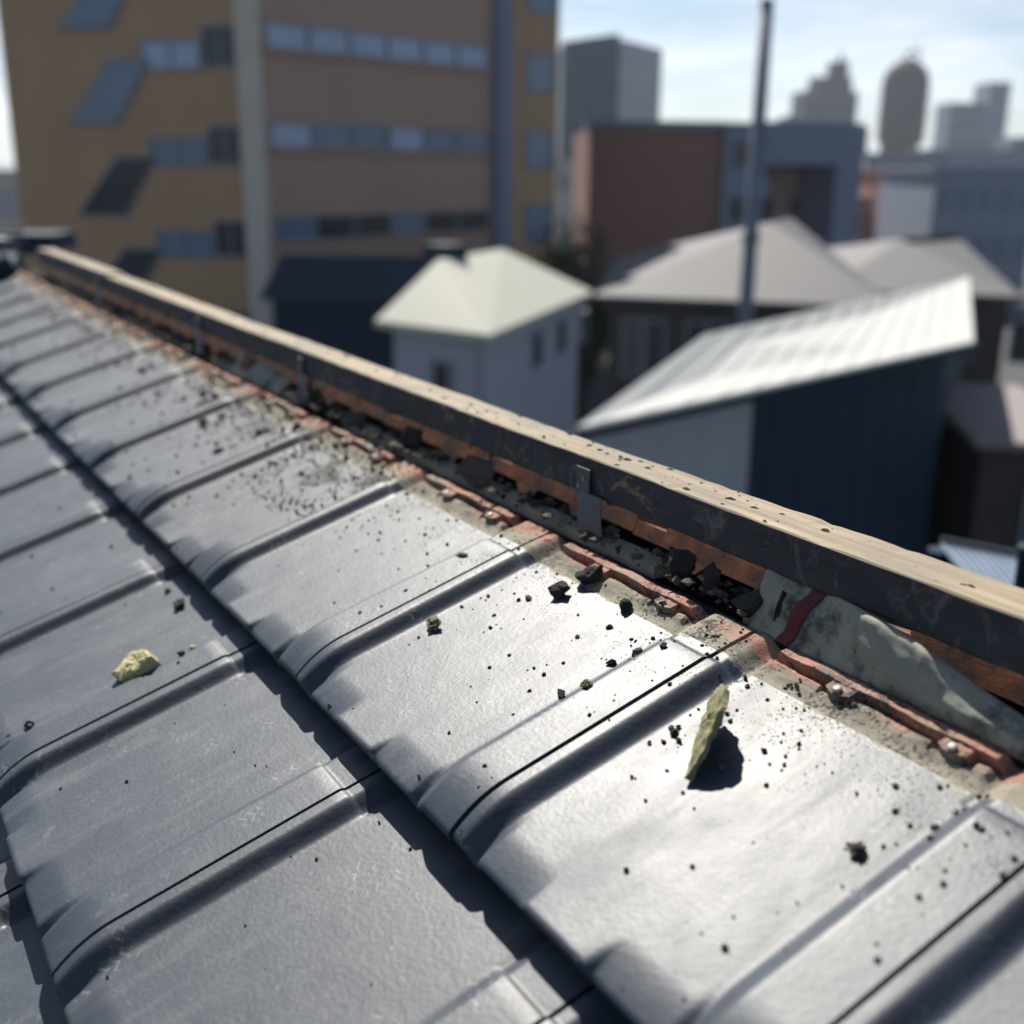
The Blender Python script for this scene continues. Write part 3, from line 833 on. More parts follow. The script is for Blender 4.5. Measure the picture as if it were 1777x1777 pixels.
mb = MB(); mb.box(Vector((XL, FE, FZ)) + dn * .055 - fn * .0175, Vector((XR - XL, 0, 0)), dn * .04, fn * -.040)
roofpart('light_stop_board', mb, M['dark_timber'])  # dark board added to stop light showing through under the far tiles
# one far tile with a rib and two hooked nibs under its head
mb = MB()
o = Vector((.0015, 0, 0)); ex = Vector((W - .003, 0, 0))
mb.box(o - fn * .017, ex, dn * .36, fn * .017)
mb.box(o - fn * .0005 + Vector((W - .052, 0, 0)), Vector((.046, 0, 0)), dn * .36, fn * .0125)
mb.box(o + fn * .0002 + Vector((.05, 0, 0)), Vector((W - .115, 0, 0)), dn * .014, fn * .010)
far0 = link(bpy.data.objects.new('roof_tile', mesh('far_roof_tile', [RM.to_3x3().inverted() @ v for v in mb.v], mb.f, M['clay_clean'])))
nb = MB()
for e in (.082, .205):
    v = []
    for dd in (.0, .016):
        b_ = dn * dd - fn * .0172
        v += [b_ + Vector((e - .006, 0, 0)), b_ + Vector((e + .046, 0, 0)), b_ + Vector((e + .034, 0, 0)) - fn * .0125, b_ + Vector((e + .006, 0, 0)) - fn * .0125]
    nb.add(v, [(0, 1, 2, 3), (7, 6, 5, 4), (0, 4, 5, 1), (1, 5, 6, 2), (2, 6, 7, 3), (3, 7, 4, 0)])
m_nib = mesh('tile_nib', [RM.to_3x3().inverted() @ v for v in nb.v], nb.f, M['clay_clean'])
COL.objects.unlink(far0)
for k in range(-11, 3):
    o = link(far0.copy()); o.name = 'roof_tile'; o.parent = roof
    o.location = rw((X0 + k * W + .04 + rt.uniform(-.002, .002), FE + rt.uniform(-.002, .002), FZ + rt.uniform(-.001, .001)))
    n_ = link(bpy.data.objects.new('tile_nib', m_nib)); n_.parent = o
bpy.data.objects.remove(far0)
# floor of the open ridge: a pale mortar stained lath between the two slopes, ragged
mb = MB(); nseg = 150
for i in range(nseg):
    xa = XL + (XR - XL) * i / nseg; xb = XL + (XR - XL) * (i + 1) / nseg
    if noise.noise(Vector((xa * 3.1, 0, 4))) > .30: continue
    ja = .003 * noise.noise(Vector((xa * 30, 1, 0))); jb = .003 * noise.noise(Vector((xb * 30, 1, 0)))
    v = []
    for x, j in ((xa, ja), (xb, jb)):
        v += [(x, .6900 + j, CAMZ - .3885), (x, .7160 + j, CAMZ - .3895), (x, .7160 + j, CAMZ - .402), (x, .6900 + j, CAMZ - .402)]
    mb.add(v, [(0, 4, 5, 1), (1, 5, 6, 2), (2, 6, 7, 3), (3, 7, 4, 0), (0, 1, 2, 3), (7, 6, 5, 4)])
roofpart('ridge_lath', mb, M['strip'])
# the house body below
mb = MB()
pts = [(XL + .1, -.70), (XR - .1, -.70), (XR - .1, 1.75), (XL + .1, 1.75)]
mb.prism(pts, 0, CAMZ - 1.30)
roofpart('wall', mb, M['white_wall'])

# ------------------------------------------------------------------ ridge battens and what hangs on them
def batten(x0, x1, yf, zb, zt, yb, seed, name, label, bow=0.):
    t = thing(name, label, 'batten', (x1, yf, CAMZ + zb), 'timber battens along the ridge')
    n = int(abs(x1 - x0) / .012)
    sec = [(yf, zb + .002), (yf, (zb + zt) / 2), (yf, zt - .0012), (yf + .0012, zt), ((yf + yb) / 2, zt), (yb - .0015, zt), (yb, zt - .0015), (yb, zb + .002), (yb - .002, zb), (yf + .002, zb)]
    m = len(sec); v = []; f = []; mi = []
    for i in range(n + 1):
        x = x0 + (x1 - x0) * i / n
        bz = bow * 4 * (i / n) * (1 - i / n)
        for k, (y, z) in enumerate(sec):
            a = noise.noise(Vector((x * 26, seed + k * 3.1, 0))) * .0009 + noise.noise(Vector((x * 3, seed, k * .3))) * .0015
            c = noise.noise(Vector((x * 60, seed + 9, k))) 
            ch = .0050 * max(0, c - .30) if k in (2, 3, 5, 6) else 0
            v.append((x, y + a * .6, CAMZ + z + a + bz - ch))
    for i in range(n):
        for k in range(m):
            f.append((i * m + k, i * m + (k + 1) % m, (i + 1) * m + (k + 1) % m, (i + 1) * m + k))
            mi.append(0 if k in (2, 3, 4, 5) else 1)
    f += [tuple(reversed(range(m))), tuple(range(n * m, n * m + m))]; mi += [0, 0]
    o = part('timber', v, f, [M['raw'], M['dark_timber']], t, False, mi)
    bm = bmesh.new(); bm.from_mesh(o.data); bmesh.ops.recalc_face_normals(bm, faces=bm.faces); bm.to_mesh(o.data); bm.free()
    return t
def batten_top(x):
    n_ = (x + 3.30) / 3.60
    return CAMZ + (-.3022 - .0035 * 4 * n_ * (1 - n_) if x > -3.30 else -.297)
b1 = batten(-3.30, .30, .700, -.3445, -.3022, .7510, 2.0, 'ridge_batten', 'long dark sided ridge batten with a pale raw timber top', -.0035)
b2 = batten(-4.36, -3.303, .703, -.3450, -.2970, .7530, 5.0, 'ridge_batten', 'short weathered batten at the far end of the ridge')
def bracket(x, w, parent, lean=0.):
    mb = MB()
    y = .6962
    mb.box((x - w * .30, y - .0015, CAMZ - .350), (w * .62, 0, 0), (0, .0014, 0), (0, 0, .033))
    o = mb.build('bracket', M['galv'], parent)
    p = MB()
    v = []
    for s in range(9):
        q = s / 8
        z = CAMZ - .3425 - .049 * q; yy = y - .0035 - .012 * sin(q * 2.2) * .5 + lean * q
        for xx in (x, x + w): v.append((xx + .012 * q, yy - (.004 if xx == x else 0) * q, z))
    for s in range(9):
        a, b_ = v[2 * s], v[2 * s + 1]
        v += [(a[0], a[1] + .0012, a[2]), (b_[0], b_[1] + .0012, b_[2])]
    f = []
    for s in range(8):
        a = 2 * s; c = 18 + 2 * s
        f += [(a, a + 1, a + 3, a + 2), (c, c + 2, c + 3, c + 1), (a, a + 2, c + 2, c), (a + 1, c + 1, c + 3, a + 3)]
    f += [(0, 18, 19, 1), (16, 17, 35, 34)]
    p.add(v, f); p.build('strap', M['galv'], o)
    r = MB()
    for dx, dz in ((.006, .012), (.016, .022)):
        r.tube([(x - w * .3 + dx, y - .0016, CAMZ - .350 + dz), (x - w * .3 + dx, y - .0035, CAMZ - .350 + dz)], .0022, 8)
    r.build('nail_head', M['screw'], o)
bracket(-.985, .040, b1)
bracket(-1.83, .036, b1, .004)
bracket(-2.42, .036, b1)
bracket(-3.39, .045, b2)

# underlay membrane torn open at the near end
tm = thing('underlay_membrane', 'torn grey green underlay membrane with a red stripe bulging from under the batten', 'membrane', (-.5, .68, CAMZ - .39))
NX, NV = 90, 22
def memb(t, v):
    x = -.700 + .42 * t
    ztop = -.3480 + .003 * ss(.15, .28, t) - .031 * ss(.26, .72, t)
    ytop = .6995 - .0130 * ss(.14, .30, t)
    zb_, yb_ = -.3990, .6812
    k = v / .78
    if k <= 1:
        y = yb_ + (ytop - yb_) * k + .006 * sin(k * pi) * (-1) * ss(.1, .5, t); z = zb_ + (ztop - zb_) * k
    else:
        q = (k - 1) / .282
        y = ytop + .014 * q; z = ztop + .003 * sin(q * pi) - .006 * q * q
    p = noise.noise(Vector((x * 16, v * 2.2, 3))) * .0062 + noise.noise(Vector((x * 45, v * 5, 7))) * .0026
    crease = .007 * max(0, 1 - abs(t - .42 - .12 * (1 - v)) / .030) * ss(.35, .8, v)
    return Vector((x, y - p - crease * .9, CAMZ + z + p * .6 + crease * .6))
v = [memb(i / NX, j / NV) for j in range(NV + 1) for i in range(NX + 1)]
f = [(j * (NX + 1) + i, j * (NX + 1) + i + 1, (j + 1) * (NX + 1) + i + 1, (j + 1) * (NX + 1) + i) for j in range(NV) for i in range(NX)]
o = part('sheet', v, f, M['membrane'], tm, True)
so = o.modifiers.new('thick', 'SOLIDIFY'); so.thickness = .0009
v = []; f = []
for j in range(NV + 1):
    for i in range(5):
        t = .135 - .05 * (1 - j / NV) + .036 * i / 4
        v.append(memb(t, j / NV * .93) + Vector((0, -.0012, .0006)))
for j in range(NV):
    for i in range(4): f.append((j * 5 + i, j * 5 + i + 1, (j + 1) * 5 + i + 1, (j + 1) * 5 + i))
o = part('stripe', v, f, M['red'], tm, True)
so = o.modifiers.new('thick', 'SOLIDIFY'); so.thickness = .0005
# second scrap of membrane further along
t2_ = thing('membrane_scrap', 'crumpled membrane scrap with a red flap in the ridge gap', 'membrane', (-2.06, .69, CAMZ - .38))
v = []; f = []
for j in range(9):
    for i in range(25):
        x = -2.16 + .26 * i / 24; q = j / 8
        p = noise.noise(Vector((x * 22, q * 3, 1))) * .006
        v.append((x, .676 + .030 * q + p, CAMZ - .392 + .040 * q * (1 - .4 * i / 24) + p))
for j in range(8):
    for i in range(24): f.append((j * 25 + i, j * 25 + i + 1, (j + 1) * 25 + i + 1, (j + 1) * 25 + i))
o = part('sheet', v, f, M['membrane'], t2_, True); so = o.modifiers.new('thick', 'SOLIDIFY'); so.thickness = .001
mb = MB(); mb.add([(-2.135, .684, CAMZ - .378), (-2.085, .684, CAMZ - .380), (-2.075, .697, CAMZ - .352), (-2.12, .697, CAMZ - .349)], [(0, 1, 2, 3)])
o = mb.build('stripe', M['red'], t2_); so = o.modifiers.new('thick', 'SOLIDIFY'); so.thickness = .001

# ------------------------------------------------------------------ stones, lumps and crumbs
def stone_mesh(name, seed, mat, sub=2, rough=.35, sq=(1, 1, .7), facet=True):
    bm = bmesh.new(); bmesh.ops.create_icosphere(bm, subdivisions=sub, radius=1.)
    S = Vector((seed * 7.3, seed * 3.1, seed))
    for v in bm.verts:
        p = v.co.copy()
        k = 1 + rough * noise.noise(p * 1.3 + S) + rough * .6 * noise.noise(p * 3.1 + S) + rough * .35 * noise.noise(p * 7 + S)
        v.co = Vector((p.x * sq[0], p.y * sq[1], p.z * sq[2])) * k
    m = bpy.data.meshes.new(name); bm.to_mesh(m); bm.free()
    m.materials.append(mat)
    if not facet: m.polygons.foreach_set('use_smooth', [True] * len(m.polygons))
    return m
def surf(x, u):
    c = 0
    while u < UB - c * GAUGE and c < 2: c += 1
    xo = (x - X0 - (HOFF if c % 2 else 0.)) % W - W
    y = u - UB + c * GAUGE
    return (head_z if y > .2851 else tile_z)(min(-.002, max(-W + .002, xo)), min(.344, max(.001, y if y < .2851 else .2851 + (y - .2851) * 1.36)))
def rest(o, x, u, r, rz=0., tx=0., ty=0., sc=None, sink=.55, extra=0.):
    o.matrix_world = RM @ Matrix.Translation((x, u, surf(x, u) + r * sink + extra)) @ Matrix.Rotation(rz, 4, 'Z') @ Matrix.Rotation(ty, 4, 'Y') @ Matrix.Rotation(tx, 4, 'X') @ Matrix.Diagonal((*(sc or (r, r, r)), 1))
def px_size(px, py):               # metres per photo pixel on the roof there
    v = ray(px, py); k = -.62 / v.dot(NN); return (v * k).length / v.length * 1.0
def place(name, me, px, py, w, label, cat, group=None, rz=0., sc=(1, 1, 1), tx=0., ty=0., sink=.5):
    x, u = roofpx(px, py)
    r = w * px_size(px, py) * .5
    o = link(bpy.data.objects.new(name, me))
    rest(o, x, u, r, rz, tx, ty, (r * sc[0], r * sc[1], r * sc[2]), sink * sc[2])
    tag(o, label, cat, group); return o

def shard_mesh(name, seed, mat, n=16, sq=(1, .85, .7)):
    R_ = random.Random(seed); bm = bmesh.new()
    for i in range(n):
        d = Vector((R_.gauss(0, 1), R_.gauss(0, 1), R_.gauss(0, 1))).normalized() * R_.uniform(.6, 1.15)
        bm.verts.new((d.x * sq[0], d.y * sq[1], d.z * sq[2]))
    bmesh.ops.convex_hull(bm, input=bm.verts)
    bmesh.ops.delete(bm, geom=[v for v in bm.verts if not v.link_faces], context='VERTS')
    bmesh.ops.subdivide_edges(bm, edges=bm.edges, cuts=2, use_grid_fill=True)
    for v in bm.verts: v.co += v.co.normalized() * (.16 * noise.noise(v.co * 2.6 + Vector((seed, 0, 0))) + .07 * noise.noise(v.co * 7))
    m = bpy.data.meshes.new(name); bm.to_mesh(m); bm.free(); m.materials.append(mat); return m
DK = [shard_mesh('mortar_crumb', i + 1, M['mortar_dark'], 13 + i) for i in range(8)]
GK = [stone_mesh('grey_crumb', i + 21, M['mortar_grey'], 2, .5, (1, .9, .8)) for i in range(3)]
LK = [stone_mesh('lichen_crumb', i + 31, M['lichen'], 3, .6, (1, .8, .7)) for i in range(2)]

# the two big pieces
def slab(name, label, outline, th, mat, mtx, seed, cat='stone'):
    n = len(outline); bm = bmesh.new()
    nr = 7; rows = []
    c = Vector((sum(p[0] for p in outline) / n, sum(p[1] for p in outline) / n))
    pts = []
    for i in range(n):
        a, b = Vector(outline[i]), Vector(outline[(i + 1) % n])
        for k in range(6):
            p = a.lerp(b, k / 6); jj = noise.noise(Vector((p.x * 200, p.y * 200, seed)))
            pts.append(p + (p - c).normalized() * (jj * .0026 + .0016 * noise.noise(Vector((p.x * 600, p.y * 600, seed)))))
    m = len(pts)
    top = []
    for side, z in ((0, th / 2), (1, -th / 2)):
        rings = []
        for r in range(nr):
            q = 1 - r / nr
            ring = []
            for p in pts:
                s = c.lerp(p, q)
                hh = noise.noise(Vector((s.x * 130, s.y * 130, seed + side * 9))) * .0026 + noise.noise(Vector((s.x * 420, s.y * 420, seed + side * 9))) * .0017
                ring.append(bm.verts.new((s.x, s.y, z * (1 - .25 * (q ** 8)) + hh)))
            rings.append(ring)
        cv = bm.verts.new((c.x, c.y, z))
        for r in range(nr - 1):
            for i in range(m): bm.faces.new((rings[r][i], rings[r][(i + 1) % m], rings[r + 1][(i + 1) % m], rings[r + 1][i]))
        for i in range(m): bm.faces.new((rings[-1][i], rings[-1][(i + 1) % m], cv))
        top.append(rings[0])
    for i in range(m): bm.faces.new((top[0][i], top[1][i], top[1][(i + 1) % m], top[0][(i + 1) % m]))
    bmesh.ops.recalc_face_normals(bm, faces=bm.faces)
    me = bpy.data.meshes.new(name); bm.to_mesh(me); bm.free(); me.materials.append(mat)
    o = link(bpy.data.objects.new(name, me)); o.matrix_world = mtx
    return tag(o, label, cat)
# lichen flake: long, propped up on its right edge
xa, ua = roofpx(1196, 1360); xb_, ub_ = roofpx(1236, 1216)
along = Vector((xb_ - xa, ub_ - ua, 0)); Ls = along.length; al = along.normalized()
perp = Vector((al.y, -al.x, 0)) * 1.0       # to the right (+x)
tiltv = (perp * cos(radians(46)) + Vector((0, 0, sin(radians(46))))).normalized()
nz = al.cross(tiltv) * -1
if nz.z < 0: nz = -nz
def frame(o, a, b, c): return RM @ Matrix(((a.x, b.x, c.x, o.x), (a.y, b.y, c.y, o.y), (a.z, b.z, c.z, o.z), (0, 0, 0, 1)))
O = Vector((xa, ua, surf(xa, ua) + .004))
slab('lichen_flake', 'long narrow lichen covered mortar flake leaning on the sunlit tile', [(0, -.001), (Ls * .30, -.003), (Ls * .72, -.004), (Ls * .99, .006), (Ls * 1.0, .020), (Ls * .80, .033), (Ls * .52, .036), (Ls * .25, .022)], .006, M['lichen'],
     frame(O, al, tiltv, al.cross(tiltv)), 3)
x, u = roofpx(243, 1166); mpp = px_size(243, 1166)
slab('yellow_stone', 'pale yellow mortar lump lying alone on the second row of tiles', [(-.026, -.016), (.000, -.023), (.021, -.010), (.030, .008), (.012, .019), (-.016, .016)], .021, M['yellow_stone'],
     RM @ Matrix.Translation((x, u, surf(x, u) + .012)) @ Matrix.Rotation(radians(28), 4, 'Z') @ Matrix.Rotation(radians(14), 4, 'X') @ Matrix.Rotation(radians(-6), 4, 'Y'), 8)

place('dark_stone', shard_mesh('dark_stone', 203, M['mortar_dark'], 12, (1, .75, .62)), 966, 1014, 46, 'largest jagged dark mortar chunk on the bright tile below the bracket', 'stone', rz=.5)
o = place('dark_stone', stone_mesh('pointed_stone', 14, M['mortar_dark'], 3, .35, (.8, .8, 1.1)), 1080, 1034, 26, 'small pyramid shaped dark stone at the edge of the bare clay', 'stone')
place('mortar_lump', stone_mesh('mortar_lump', 17, M['mortar_dark'], 3, .4, (1, .8, .6)), 1019, 984, 46, 'black rounded mortar lump on the tile head beside a screw', 'stone', rz=1.0)
place('moss_tuft', stone_mesh('moss_tuft', 8, M['lichen'], 3, .9, (1, .75, .55)), 755, 1091, 30, 'small greenish moss tuft on the tile near its middle', 'moss')
place('lichen_crumb', LK[0], 1024, 1204, 20, 'small crumb with a yellow lichen side beside the rib', 'stone', rz=.8)
place('crumb_cluster', stone_mesh('crumb_cluster', 6, M['mortar_dark'], 3, .8, (1, .9, .6)), 1487, 1471, 32, 'ragged dark crumb cluster alone on the near bright tile', 'stone', rz=.4)
place('pebble', GK[0], 1251, 1327, 13, 'grey pebble just right of the lichen flake', 'stone')
place('pale_pebble', stone_mesh('pale_pebble', 5, M['yellow_stone'], 2, .4, (1, .9, .7)), 327, 1113, 13, 'tiny pale pebble right of the yellow mortar lump', 'stone')
place('dark_stone', DK[1], 318, 1137, 20, 'dark stone right of the yellow mortar lump', 'stone')
place('pebble', GK[1], 62, 1274, 17, 'single grey pebble near the left edge on the second row', 'stone')
place('moss_tuft', stone_mesh('moss_tuft', 28, M['mortar_dark'], 3, .95, (1, .7, .4)), 305, 1036, 26, 'dark fibrous tuft by the shadow under the upper row', 'moss', rz=.7)
place('pebble', GK[2], 805, 969, 20, 'flat oblong pebble lying on a rib', 'stone', sc=(1.3, .5, .5), rz=.4)

BIG = [(912, 1026, 15), (998, 1094, 9), (850, 1086, 10), (896, 1030, 11), (1051, 1072, 15), (996, 1093, 10), (1057, 1141, 20), (1101, 1122, 24), (1151, 1122, 18), (974, 1206, 24), (894, 1247, 7), (788, 1288, 10),
       (1168, 1266, 20), (1176, 1279, 15), (1162, 1256, 12), (1149, 1282, 11), (1126, 1287, 11), (1157, 1336, 8), (1098, 1352, 10), (1122, 1395, 9), (1287, 1153, 18), (1290, 1168, 9), (1376, 1165, 14), (1358, 1297, 8), (1332, 1313, 8), (821, 1199, 5),
       (1469, 1456, 9), (1530, 1458, 12), (1619, 1418, 15), (1655, 1390, 14), (1670, 1384, 10), (1482, 1361, 10), (1461, 1535, 8), (1385, 1571, 8), (1351, 1591, 5), (1548, 1342, 12), (1639, 1336, 8), (1650, 1500, 5), (1224, 1213, 8), (1208, 1217, 7),
       (313, 1155, 9), (116, 1382, 7), (283, 1012, 13), (543, 1480, 9), (427, 1608, 7), (700, 1450, 9), (646, 1406, 8), (500, 1478, 4), (300, 1250, 4), (640, 1700, 4), (436, 1317, 6), (455, 1317, 4),
       (348, 676, 19), (374, 690, 16), (381, 715, 17), (353, 730, 25), (453, 748, 30), (473, 739, 20), (440, 753, 16), (492, 746, 16), (379, 784, 22), (403, 776, 20), (513, 737, 20), (520, 815, 11), (442, 827, 13), (575, 760, 13), (594, 780, 15), (613, 829, 15),
       (334, 873, 9), (380, 867, 9), (535, 891, 10), (659, 815, 11), (321, 656, 10), (361, 818, 6), (27, 610, 10), (10, 569, 7), (94, 535, 9), (233, 842, 9), (246, 637, 20), (258, 628, 14), (277, 605, 12), (182, 638, 9), (200, 630, 8), (270, 680, 12), (90, 548, 10),
       (785, 885, 8), (770, 886, 7), (740, 975, 8), (756, 973, 8), (700, 930, 6), (1015, 880, 8), (560, 850, 6), (690, 985, 6), (676, 1022, 6), (1180, 1170, 5), (1245, 1160, 6), (640, 800, 12), (600, 700, 10), (655, 770, 12), (320, 610, 9), (160, 575, 9), (140, 560, 8)]
def crumb_place(px, py):
    x, u = roofpx(px, py)
    if u < UB: return 'on the second row of tiles'
    n_ = math.ceil((x - X0) / W)
    if n_ >= 1: return 'on the bright tile holding the lichen flake'
    if n_ == 0: return 'on the tile holding the largest dark chunk'
    if n_ == -1: return 'on the tile left of the one with the moss tuft'
    if n_ == -2: return 'on the dirt blackened tile below the widest gap lump'
    if n_ > -5: return 'on the upper row near the membrane scrap'
    return 'on the upper row toward the far roof end'
for i, (px, py, w) in enumerate(BIG):
    me = DK[i % 8] if i % 7 else GK[i % 3]
    place('mortar_crumb', me, px, py, w * 1.05, ('small' if w < 13 else 'thumb sized') + ' dark mortar crumb ' + crumb_place(px, py), 'crumb',
          ('small' if w < 13 else 'bigger') + ' crumbs ' + crumb_place(px, py), rz=i * 1.7, sc=(1, .72 + .28 * ((i * 37) % 10) / 10, .7 + .3 * ((i * 13) % 10) / 10), tx=.3 * ((i * 7) % 5 - 2), sink=.45)

# lumps fallen into the open ridge gap
for i, (px, py, wx, hz, lab) in enumerate(((700, 735, .088, .030, 'long dark mortar lump filling the ridge gap left of the widest lump'), (822, 790, .100, .036, 'widest dark mortar lump wedged under the batten left of the bracket'),
        (1180, 955, .045, .036, 'dark mortar lump in the ridge gap right of the bracket'), (1226, 1000, .044, .030, 'dark rounded lump below the batten beside a clay corner'), (1352, 1064, .022, .038, 'upright dark lump at the tile joint near the red stripe'), (1300, 1045, .040, .026, 'dark lump lying between two bigger lumps near the red stripe'),
        (610, 705, .060, .026, 'dark mortar lump in the ridge gap far from the bracket'), (545, 680, .040, .030, 'dark lump next to the membrane scrap'), (283, 560, .110, .028, 'dark lump in the gap near the far batten end'), (205, 525, .120, .026, 'farthest dark lump in the ridge gap'))):
    v_ = ray(px, py); P = v_ * (.692 / v_.y)
    o = link(bpy.data.objects.new('mortar_lump', shard_mesh('gap_lump', 60 + i, M['mortar_dark'], 17, (1, .8, 1))))
    o.matrix_world = Matrix.Translation((P.x, .695, CAMZ - .388 + hz * .30)) @ Matrix.Rotation(.25 * ((i * 7) % 5 - 2), 4, 'Y') @ Matrix.Diagonal((wx * .5, .021, hz * .62, 1))
    tag(o, lab, 'lump')

# broken mortar heaped along the open gap
mb = MB(); rg = random.Random(9)
rv = [Vector(p) for p in ((0, 0, 1), (.9, .1, .25), (.28, .85, .35), (-.73, .53, .15), (-.73, -.53, .35), (.28, -.85, .2), (.1, 0, -.7))]
rf = [(0, 1, 2), (0, 2, 3), (0, 3, 4), (0, 4, 5), (0, 5, 1), (6, 2, 1), (6, 3, 2), (6, 4, 3), (6, 5, 4), (6, 1, 5)]
for i in range(5200):
    x = rg.uniform(-4.5, -.66); y = rg.uniform(.674, .722)
    hp = noise.noise(Vector((x * 4.5, 2, 0))) * .5 + .5 + .35 * noise.noise(Vector((x * 16, 0, 1)))
    if rg.random() > .12 + max(0, hp - .35) * 1.5: continue
    r = .0012 + .0085 * rg.random() ** 3 * (.5 + hp)
    z = CAMZ - .389 + rg.random() ** 1.6 * .030 * max(0, hp - .2) * (1 - abs(y - .697) / .03)
    if y < .678: z = max(z, CAMZ - .384 + r * .3)
    a = rg.uniform(0, 6.28); ca, sa = cos(a), sin(a); k1, k2, k3 = rg.uniform(.6, 1.5), rg.uniform(.6, 1.1), rg.uniform(.5, 1.)
    mb.add([(x + (p.x * ca * k1 - p.y * sa * k2) * r, y + (p.x * sa * k1 + p.y * ca * k2) * r, z + p.z * r * k3) for p in rv], rf)
o = mb.build('ridge_rubble', M['rubble']); tag(o, 'broken dark mortar rubble heaped in the open ridge gap', 'rubble', None, 'stuff')

# loose crumbs and grit: far too many to count
def density(x, u):
    d = .10 + 1.5 * ss(.26, .44, u) + .25 * ss(.18, .3, u)
    k = noise.noise(Vector((x * 5, u * 7, 0))) * .5 + .5
    k2 = noise.noise(Vector((x * 17, u * 22, 5))) * .5 + .5
    if u < .13: d = .035
    if -2.3 < x < -1.25 and u > .25: d *= 1.5
    if -1.62 < x < -1.34 and u > .27: d *= 4.5
    if x > -1.25: d *= .5
    return d * max(0, k * 1.7 - .35) * max(0, k2 * 1.7 - .35)
ico_v = [Vector(p) for p in ((0, 0, 1), (.9, 0, .25), (.28, .85, .25), (-.73, .53, .25), (-.73, -.53, .25), (.28, -.85, .25), (0, 0, -.6))]
ico_f = [(0, 1, 2), (0, 2, 3), (0, 3, 4), (0, 4, 5), (0, 5, 1), (6, 2, 1), (6, 3, 2), (6, 4, 3), (6, 5, 4), (6, 1, 5)]
mb = MB(); rg = random.Random(5); cnt = 0
for i in range(60000):
    x = -4.5 + 4.5 * rg.random() ** .75 + .1; u = rg.uniform(-.17, .455)
    if rg.random() > density(x, u): continue
    r = .0006 + .0028 * rg.random() ** 4
    if x < -1.6: r *= 1.5
    a = rg.uniform(0, 6.28); ca, sa = cos(a), sin(a); s1_, s2_ = rg.uniform(.6, 1.3), rg.uniform(.6, 1.1)
    e_ = (x - X0 - (0. if u >= UB else HOFF)) % W
    if .009 < e_ < .037: continue
    z = surf(x, u) + r * .15
    mb.add([(x + (p.x * ca * s1_ - p.y * sa) * r * rg.uniform(.7, 1.2), u + (p.x * sa * s1_ + p.y * ca) * r * rg.uniform(.7, 1.2), z + p.z * r * s2_) for p in ico_v], ico_f)
    cnt += 1
    if cnt > 9000: break
me = mesh('mortar_grit', mb.v, mb.f, M['mortar_dark'])
o = link(bpy.data.objects.new('mortar_grit', me)); o.matrix_world = RM; tag(o, 'dark mortar grit scattered over the tiles, densest along the open ridge', 'grit', None, 'stuff')
# bark chips and grit on the batten top
mb = MB()
for i in range(420):
    x = -4.3 + 4.5 * rg.random(); y = rg.uniform(.703, .748); r = .0006 + .0022 * rg.random() ** 3; a = rg.uniform(-.6, .6)
    z = batten_top(x) + r * .1
    ca, sa = cos(a), sin(a)
    mb.add([(x + (p.x * ca * 2.4 - p.y * sa) * r, y + (p.x * sa * 2.4 + p.y * ca) * r, z + p.z * r * .8) for p in ico_v], ico_f)
o = mb.build('bark_grit', M['mortar_dark']); tag(o, 'fine dark grit along the pale top of the ridge battens', 'grit', None, 'stuff')
for i, (px, py, w) in enumerate(((1431, 921, 22), (1705, 1009, 9), (1022, 773, 10), (1040, 781, 12), (1766, 1042, 10), (1350, 905, 8), (1260, 865, 10), (1275, 868, 9), (845, 713, 9), (670, 668, 8))):
    v_ = ray(px, py); k = -.3015 / v_.z; P = v_ * k; k = (batten_top(P.x) - CAMZ) / v_.z; P = v_ * k; r = w * k * .5
    o = link(bpy.data.objects.new('bark_chip', DK[i % 8])); o.matrix_world = Matrix.Translation((P.x, P.y, batten_top(P.x) + r * .12)) @ Matrix.Rotation(i * .4, 4, 'Z') @ Matrix.Diagonal((r * 1.2, r * .6, r * .5, 1))
    tag(o, 'largest brown bark chip on the batten top' if i == 0 else 'small dark bark chip on the pale batten top', 'chip', None if i == 0 else 'bark chips on the batten')

# ------------------------------------------------------------------ far roof end: flashing, sheets, rack
M['white_metal'] = plain('white_ribbed_metal', (.55, .58, .62), .4, .06, 20)
fl = thing('ribbed_flashing', 'white ribbed metal flashing at the far end of the tiles', 'flashing', RLOC + Vector((-4.6, .3, .2)))
mb = MB()
for k in range(4):
    x = XL - .22 + k * .045
    a = rl(x, -.2, .075); b = rl(x, .43, .075)
    mb.box(a, Vector((.030, 0, 0)), b - a, NN * .012)
a = rl(XL - .24, -.2, .06); b = rl(XL - .24, .43, .06)
mb.box(a, Vector((.20, 0, 0)), b - a, NN * .0148)
mb.build('sheet', M['white_metal'], fl)
mb = MB(); a = rl(XL - .05, -.2, -.03); b = rl(XL - .05, .45, -.03); mb.box(a, Vector((.085, 0, 0)), b - a, NN * .088); mb.build('verge_board', M['navy'], fl)
cp = thing('ridge_tile', 'curved dark ridge tile beyond the far end of the battens', 'ridge tile', (XL - .25, .72, CAMZ - .37))
v = []; f = []
for i in range(2):
    for k in range(9):
        a = pi * k / 8; v.append((XL - .42 + .30 * i, .70 - .085 * cos(a) - .04, CAMZ - .352 + .055 * sin(a)))
for k in range(8): f.append((k, k + 1, 9 + k + 1, 9 + k))
o = part('cap', v, f, M['navy'], cp, True); so = o.modifiers.new('thick', 'SOLIDIFY'); so.thickness = .008
mb = MB(); mb.tube([(XL - .42, .66, CAMZ - .296), (XL - .14, .66, CAMZ - .296)], .008, 8); mb.build('pale_edge', M['white_metal'], cp)
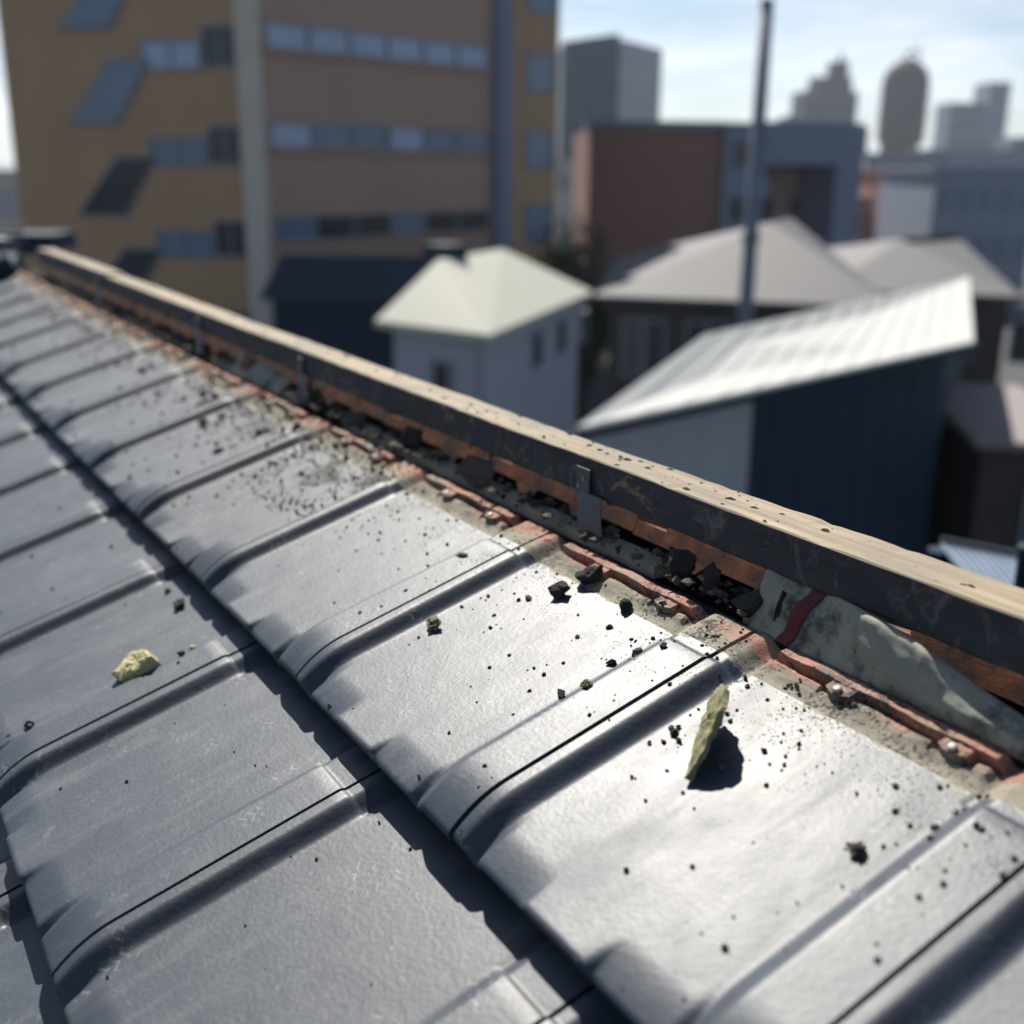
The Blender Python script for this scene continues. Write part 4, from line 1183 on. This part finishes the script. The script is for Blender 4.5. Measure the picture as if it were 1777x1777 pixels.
# rail rack on a lower roof beyond
q0 = at(-60, 452, 9.5); q1 = at(44, 452, 9.5)
rk = thing('rail_rack', 'steel rail rack with cables on the flat roof left of the tan building', 'rack', (q0.x, q0.y, q0.z))
for py in (399, 418, 428, 436): 
    zz = at(0, py, 9.5).z
    mb = MB(); mb.tube([(q0.x, q0.y, zz), (q1.x, q1.y, zz)], .010 if py > 400 else .018, 6); mb.build('rail', M['galv'], rk)
for px in (-40, 0, 41):
    p = at(px, 452, 9.5); mb = MB(); mb.tube([(p.x, p.y, p.z - .3), (p.x, p.y, at(px, 397, 9.5).z)], .013, 6); mb.build('post', M['galv'], rk)
fr_ = thing('flat_roof_block', 'low dark flat roofed block under the rail rack', 'building', (q0.x, q0.y, 0))
qb = at(43, 445, 12.0)
body('wall', [q0 - FH * .3 - RH * 2, q1 - FH * .3, Vector((qb.x, qb.y, 0)), q0 + FH * 2.6 - RH * 2], 0, q0.z - .02, M['navy'], fr_)
mb = MB(); mb.box(Vector((q0.x, q0.y, q0.z - .018)) + FH * 1.2 - RH * 1.5, RH * 1.75, FH * .6, (0, 0, .16)); mb.build('vent_unit', M['navy'], fr_)
# clear corrugated sheet beyond the ridge at the right
M['poly'] = plain('bluish_polycarbonate', (.24, .30, .38), .3, .25, 12)
e0, e1 = at(1632, 946, 2.6), at(1800, 978, 2.6)
cs = thing('corrugated_sheet', 'bluish clear corrugated sheet just beyond the batten at the right', 'roof sheet', (e0.x, e0.y, e0.z))
d_ = (e1 - e0); L_ = d_.length; dx_ = d_.normalized(); dep = (-FH * 1.0 + Vector((0, 0, -.12))).normalized()
v = []; f = []; n = 96
for j in range(2):
    for i in range(n + 1):
        ph = i / n * 12 * 2 * pi
        v.append(e0 + dx_ * (L_ * i / n) + dep * (.75 * j) + Vector((0, 0, .010 * max(-.6, min(.8, sin(ph) * 1.6)))))
for i in range(n): f.append((i, i + 1, n + 2 + i, n + 1 + i))
o = part('sheet', v, f, M['poly'], cs, False); so = o.modifiers.new('thick', 'SOLIDIFY'); so.thickness = .002
mb = MB(); mb.tube([e0 + Vector((0, 0, .016)), e1 + Vector((0, 0, .016))], .006, 6); mb.build('edge_bar', M['galv'], cs)
for q in (e0, e1): 
    mb = MB(); mb.tube([(q.x, q.y, 0), (q.x, q.y, q.z - .012)], .03, 8); mb.build('post', M['navy'], cs)
pp = at(1781, 1000, 2.0)
dp = thing('dark_post', 'dark post cut off by the right frame edge beyond the batten', 'post', (pp.x, pp.y, 0))
mb = MB(); mb.tube([(pp.x, pp.y, 0), (pp.x, pp.y, at(1781, 950, 2.0).z)], .02, 10); mb.build('shaft', M['navy'], dp)
mb = MB(); mb.tube([(pp.x, pp.y, at(1781, 950, 2.0).z + .001), (pp.x, pp.y, at(1781, 945, 2.0).z)], [.024, .018], 10); mb.build('cap', M['navy'], dp)

# ------------------------------------------------------------------ the air: a thin even haze round the whole scene
M['haze'] = bpy.data.materials.new('haze'); M['haze'].use_nodes = True
hn = M['haze'].node_tree.nodes; hn.clear()
ho_ = hn.new("ShaderNodeOutputMaterial"); hv_ = hn.new("ShaderNodeVolumePrincipled")
hv_.inputs['Color'].default_value = (.80, .88, 1.0, 1)
hv_.inputs['Density'].default_value = 0.00024
hv_.inputs['Anisotropy'].default_value = 0.35
M['haze'].node_tree.links.new(hv_.outputs[0], ho_.inputs['Volume'])
mb = MB(); mb.box((-3600, -3600, -1), (7200, 0, 0), (0, 7200, 0), (0, 0, 90))
tag(mb.build('haze', M['haze']), 'pale haze in the air over the town', 'haze', None, 'stuff')
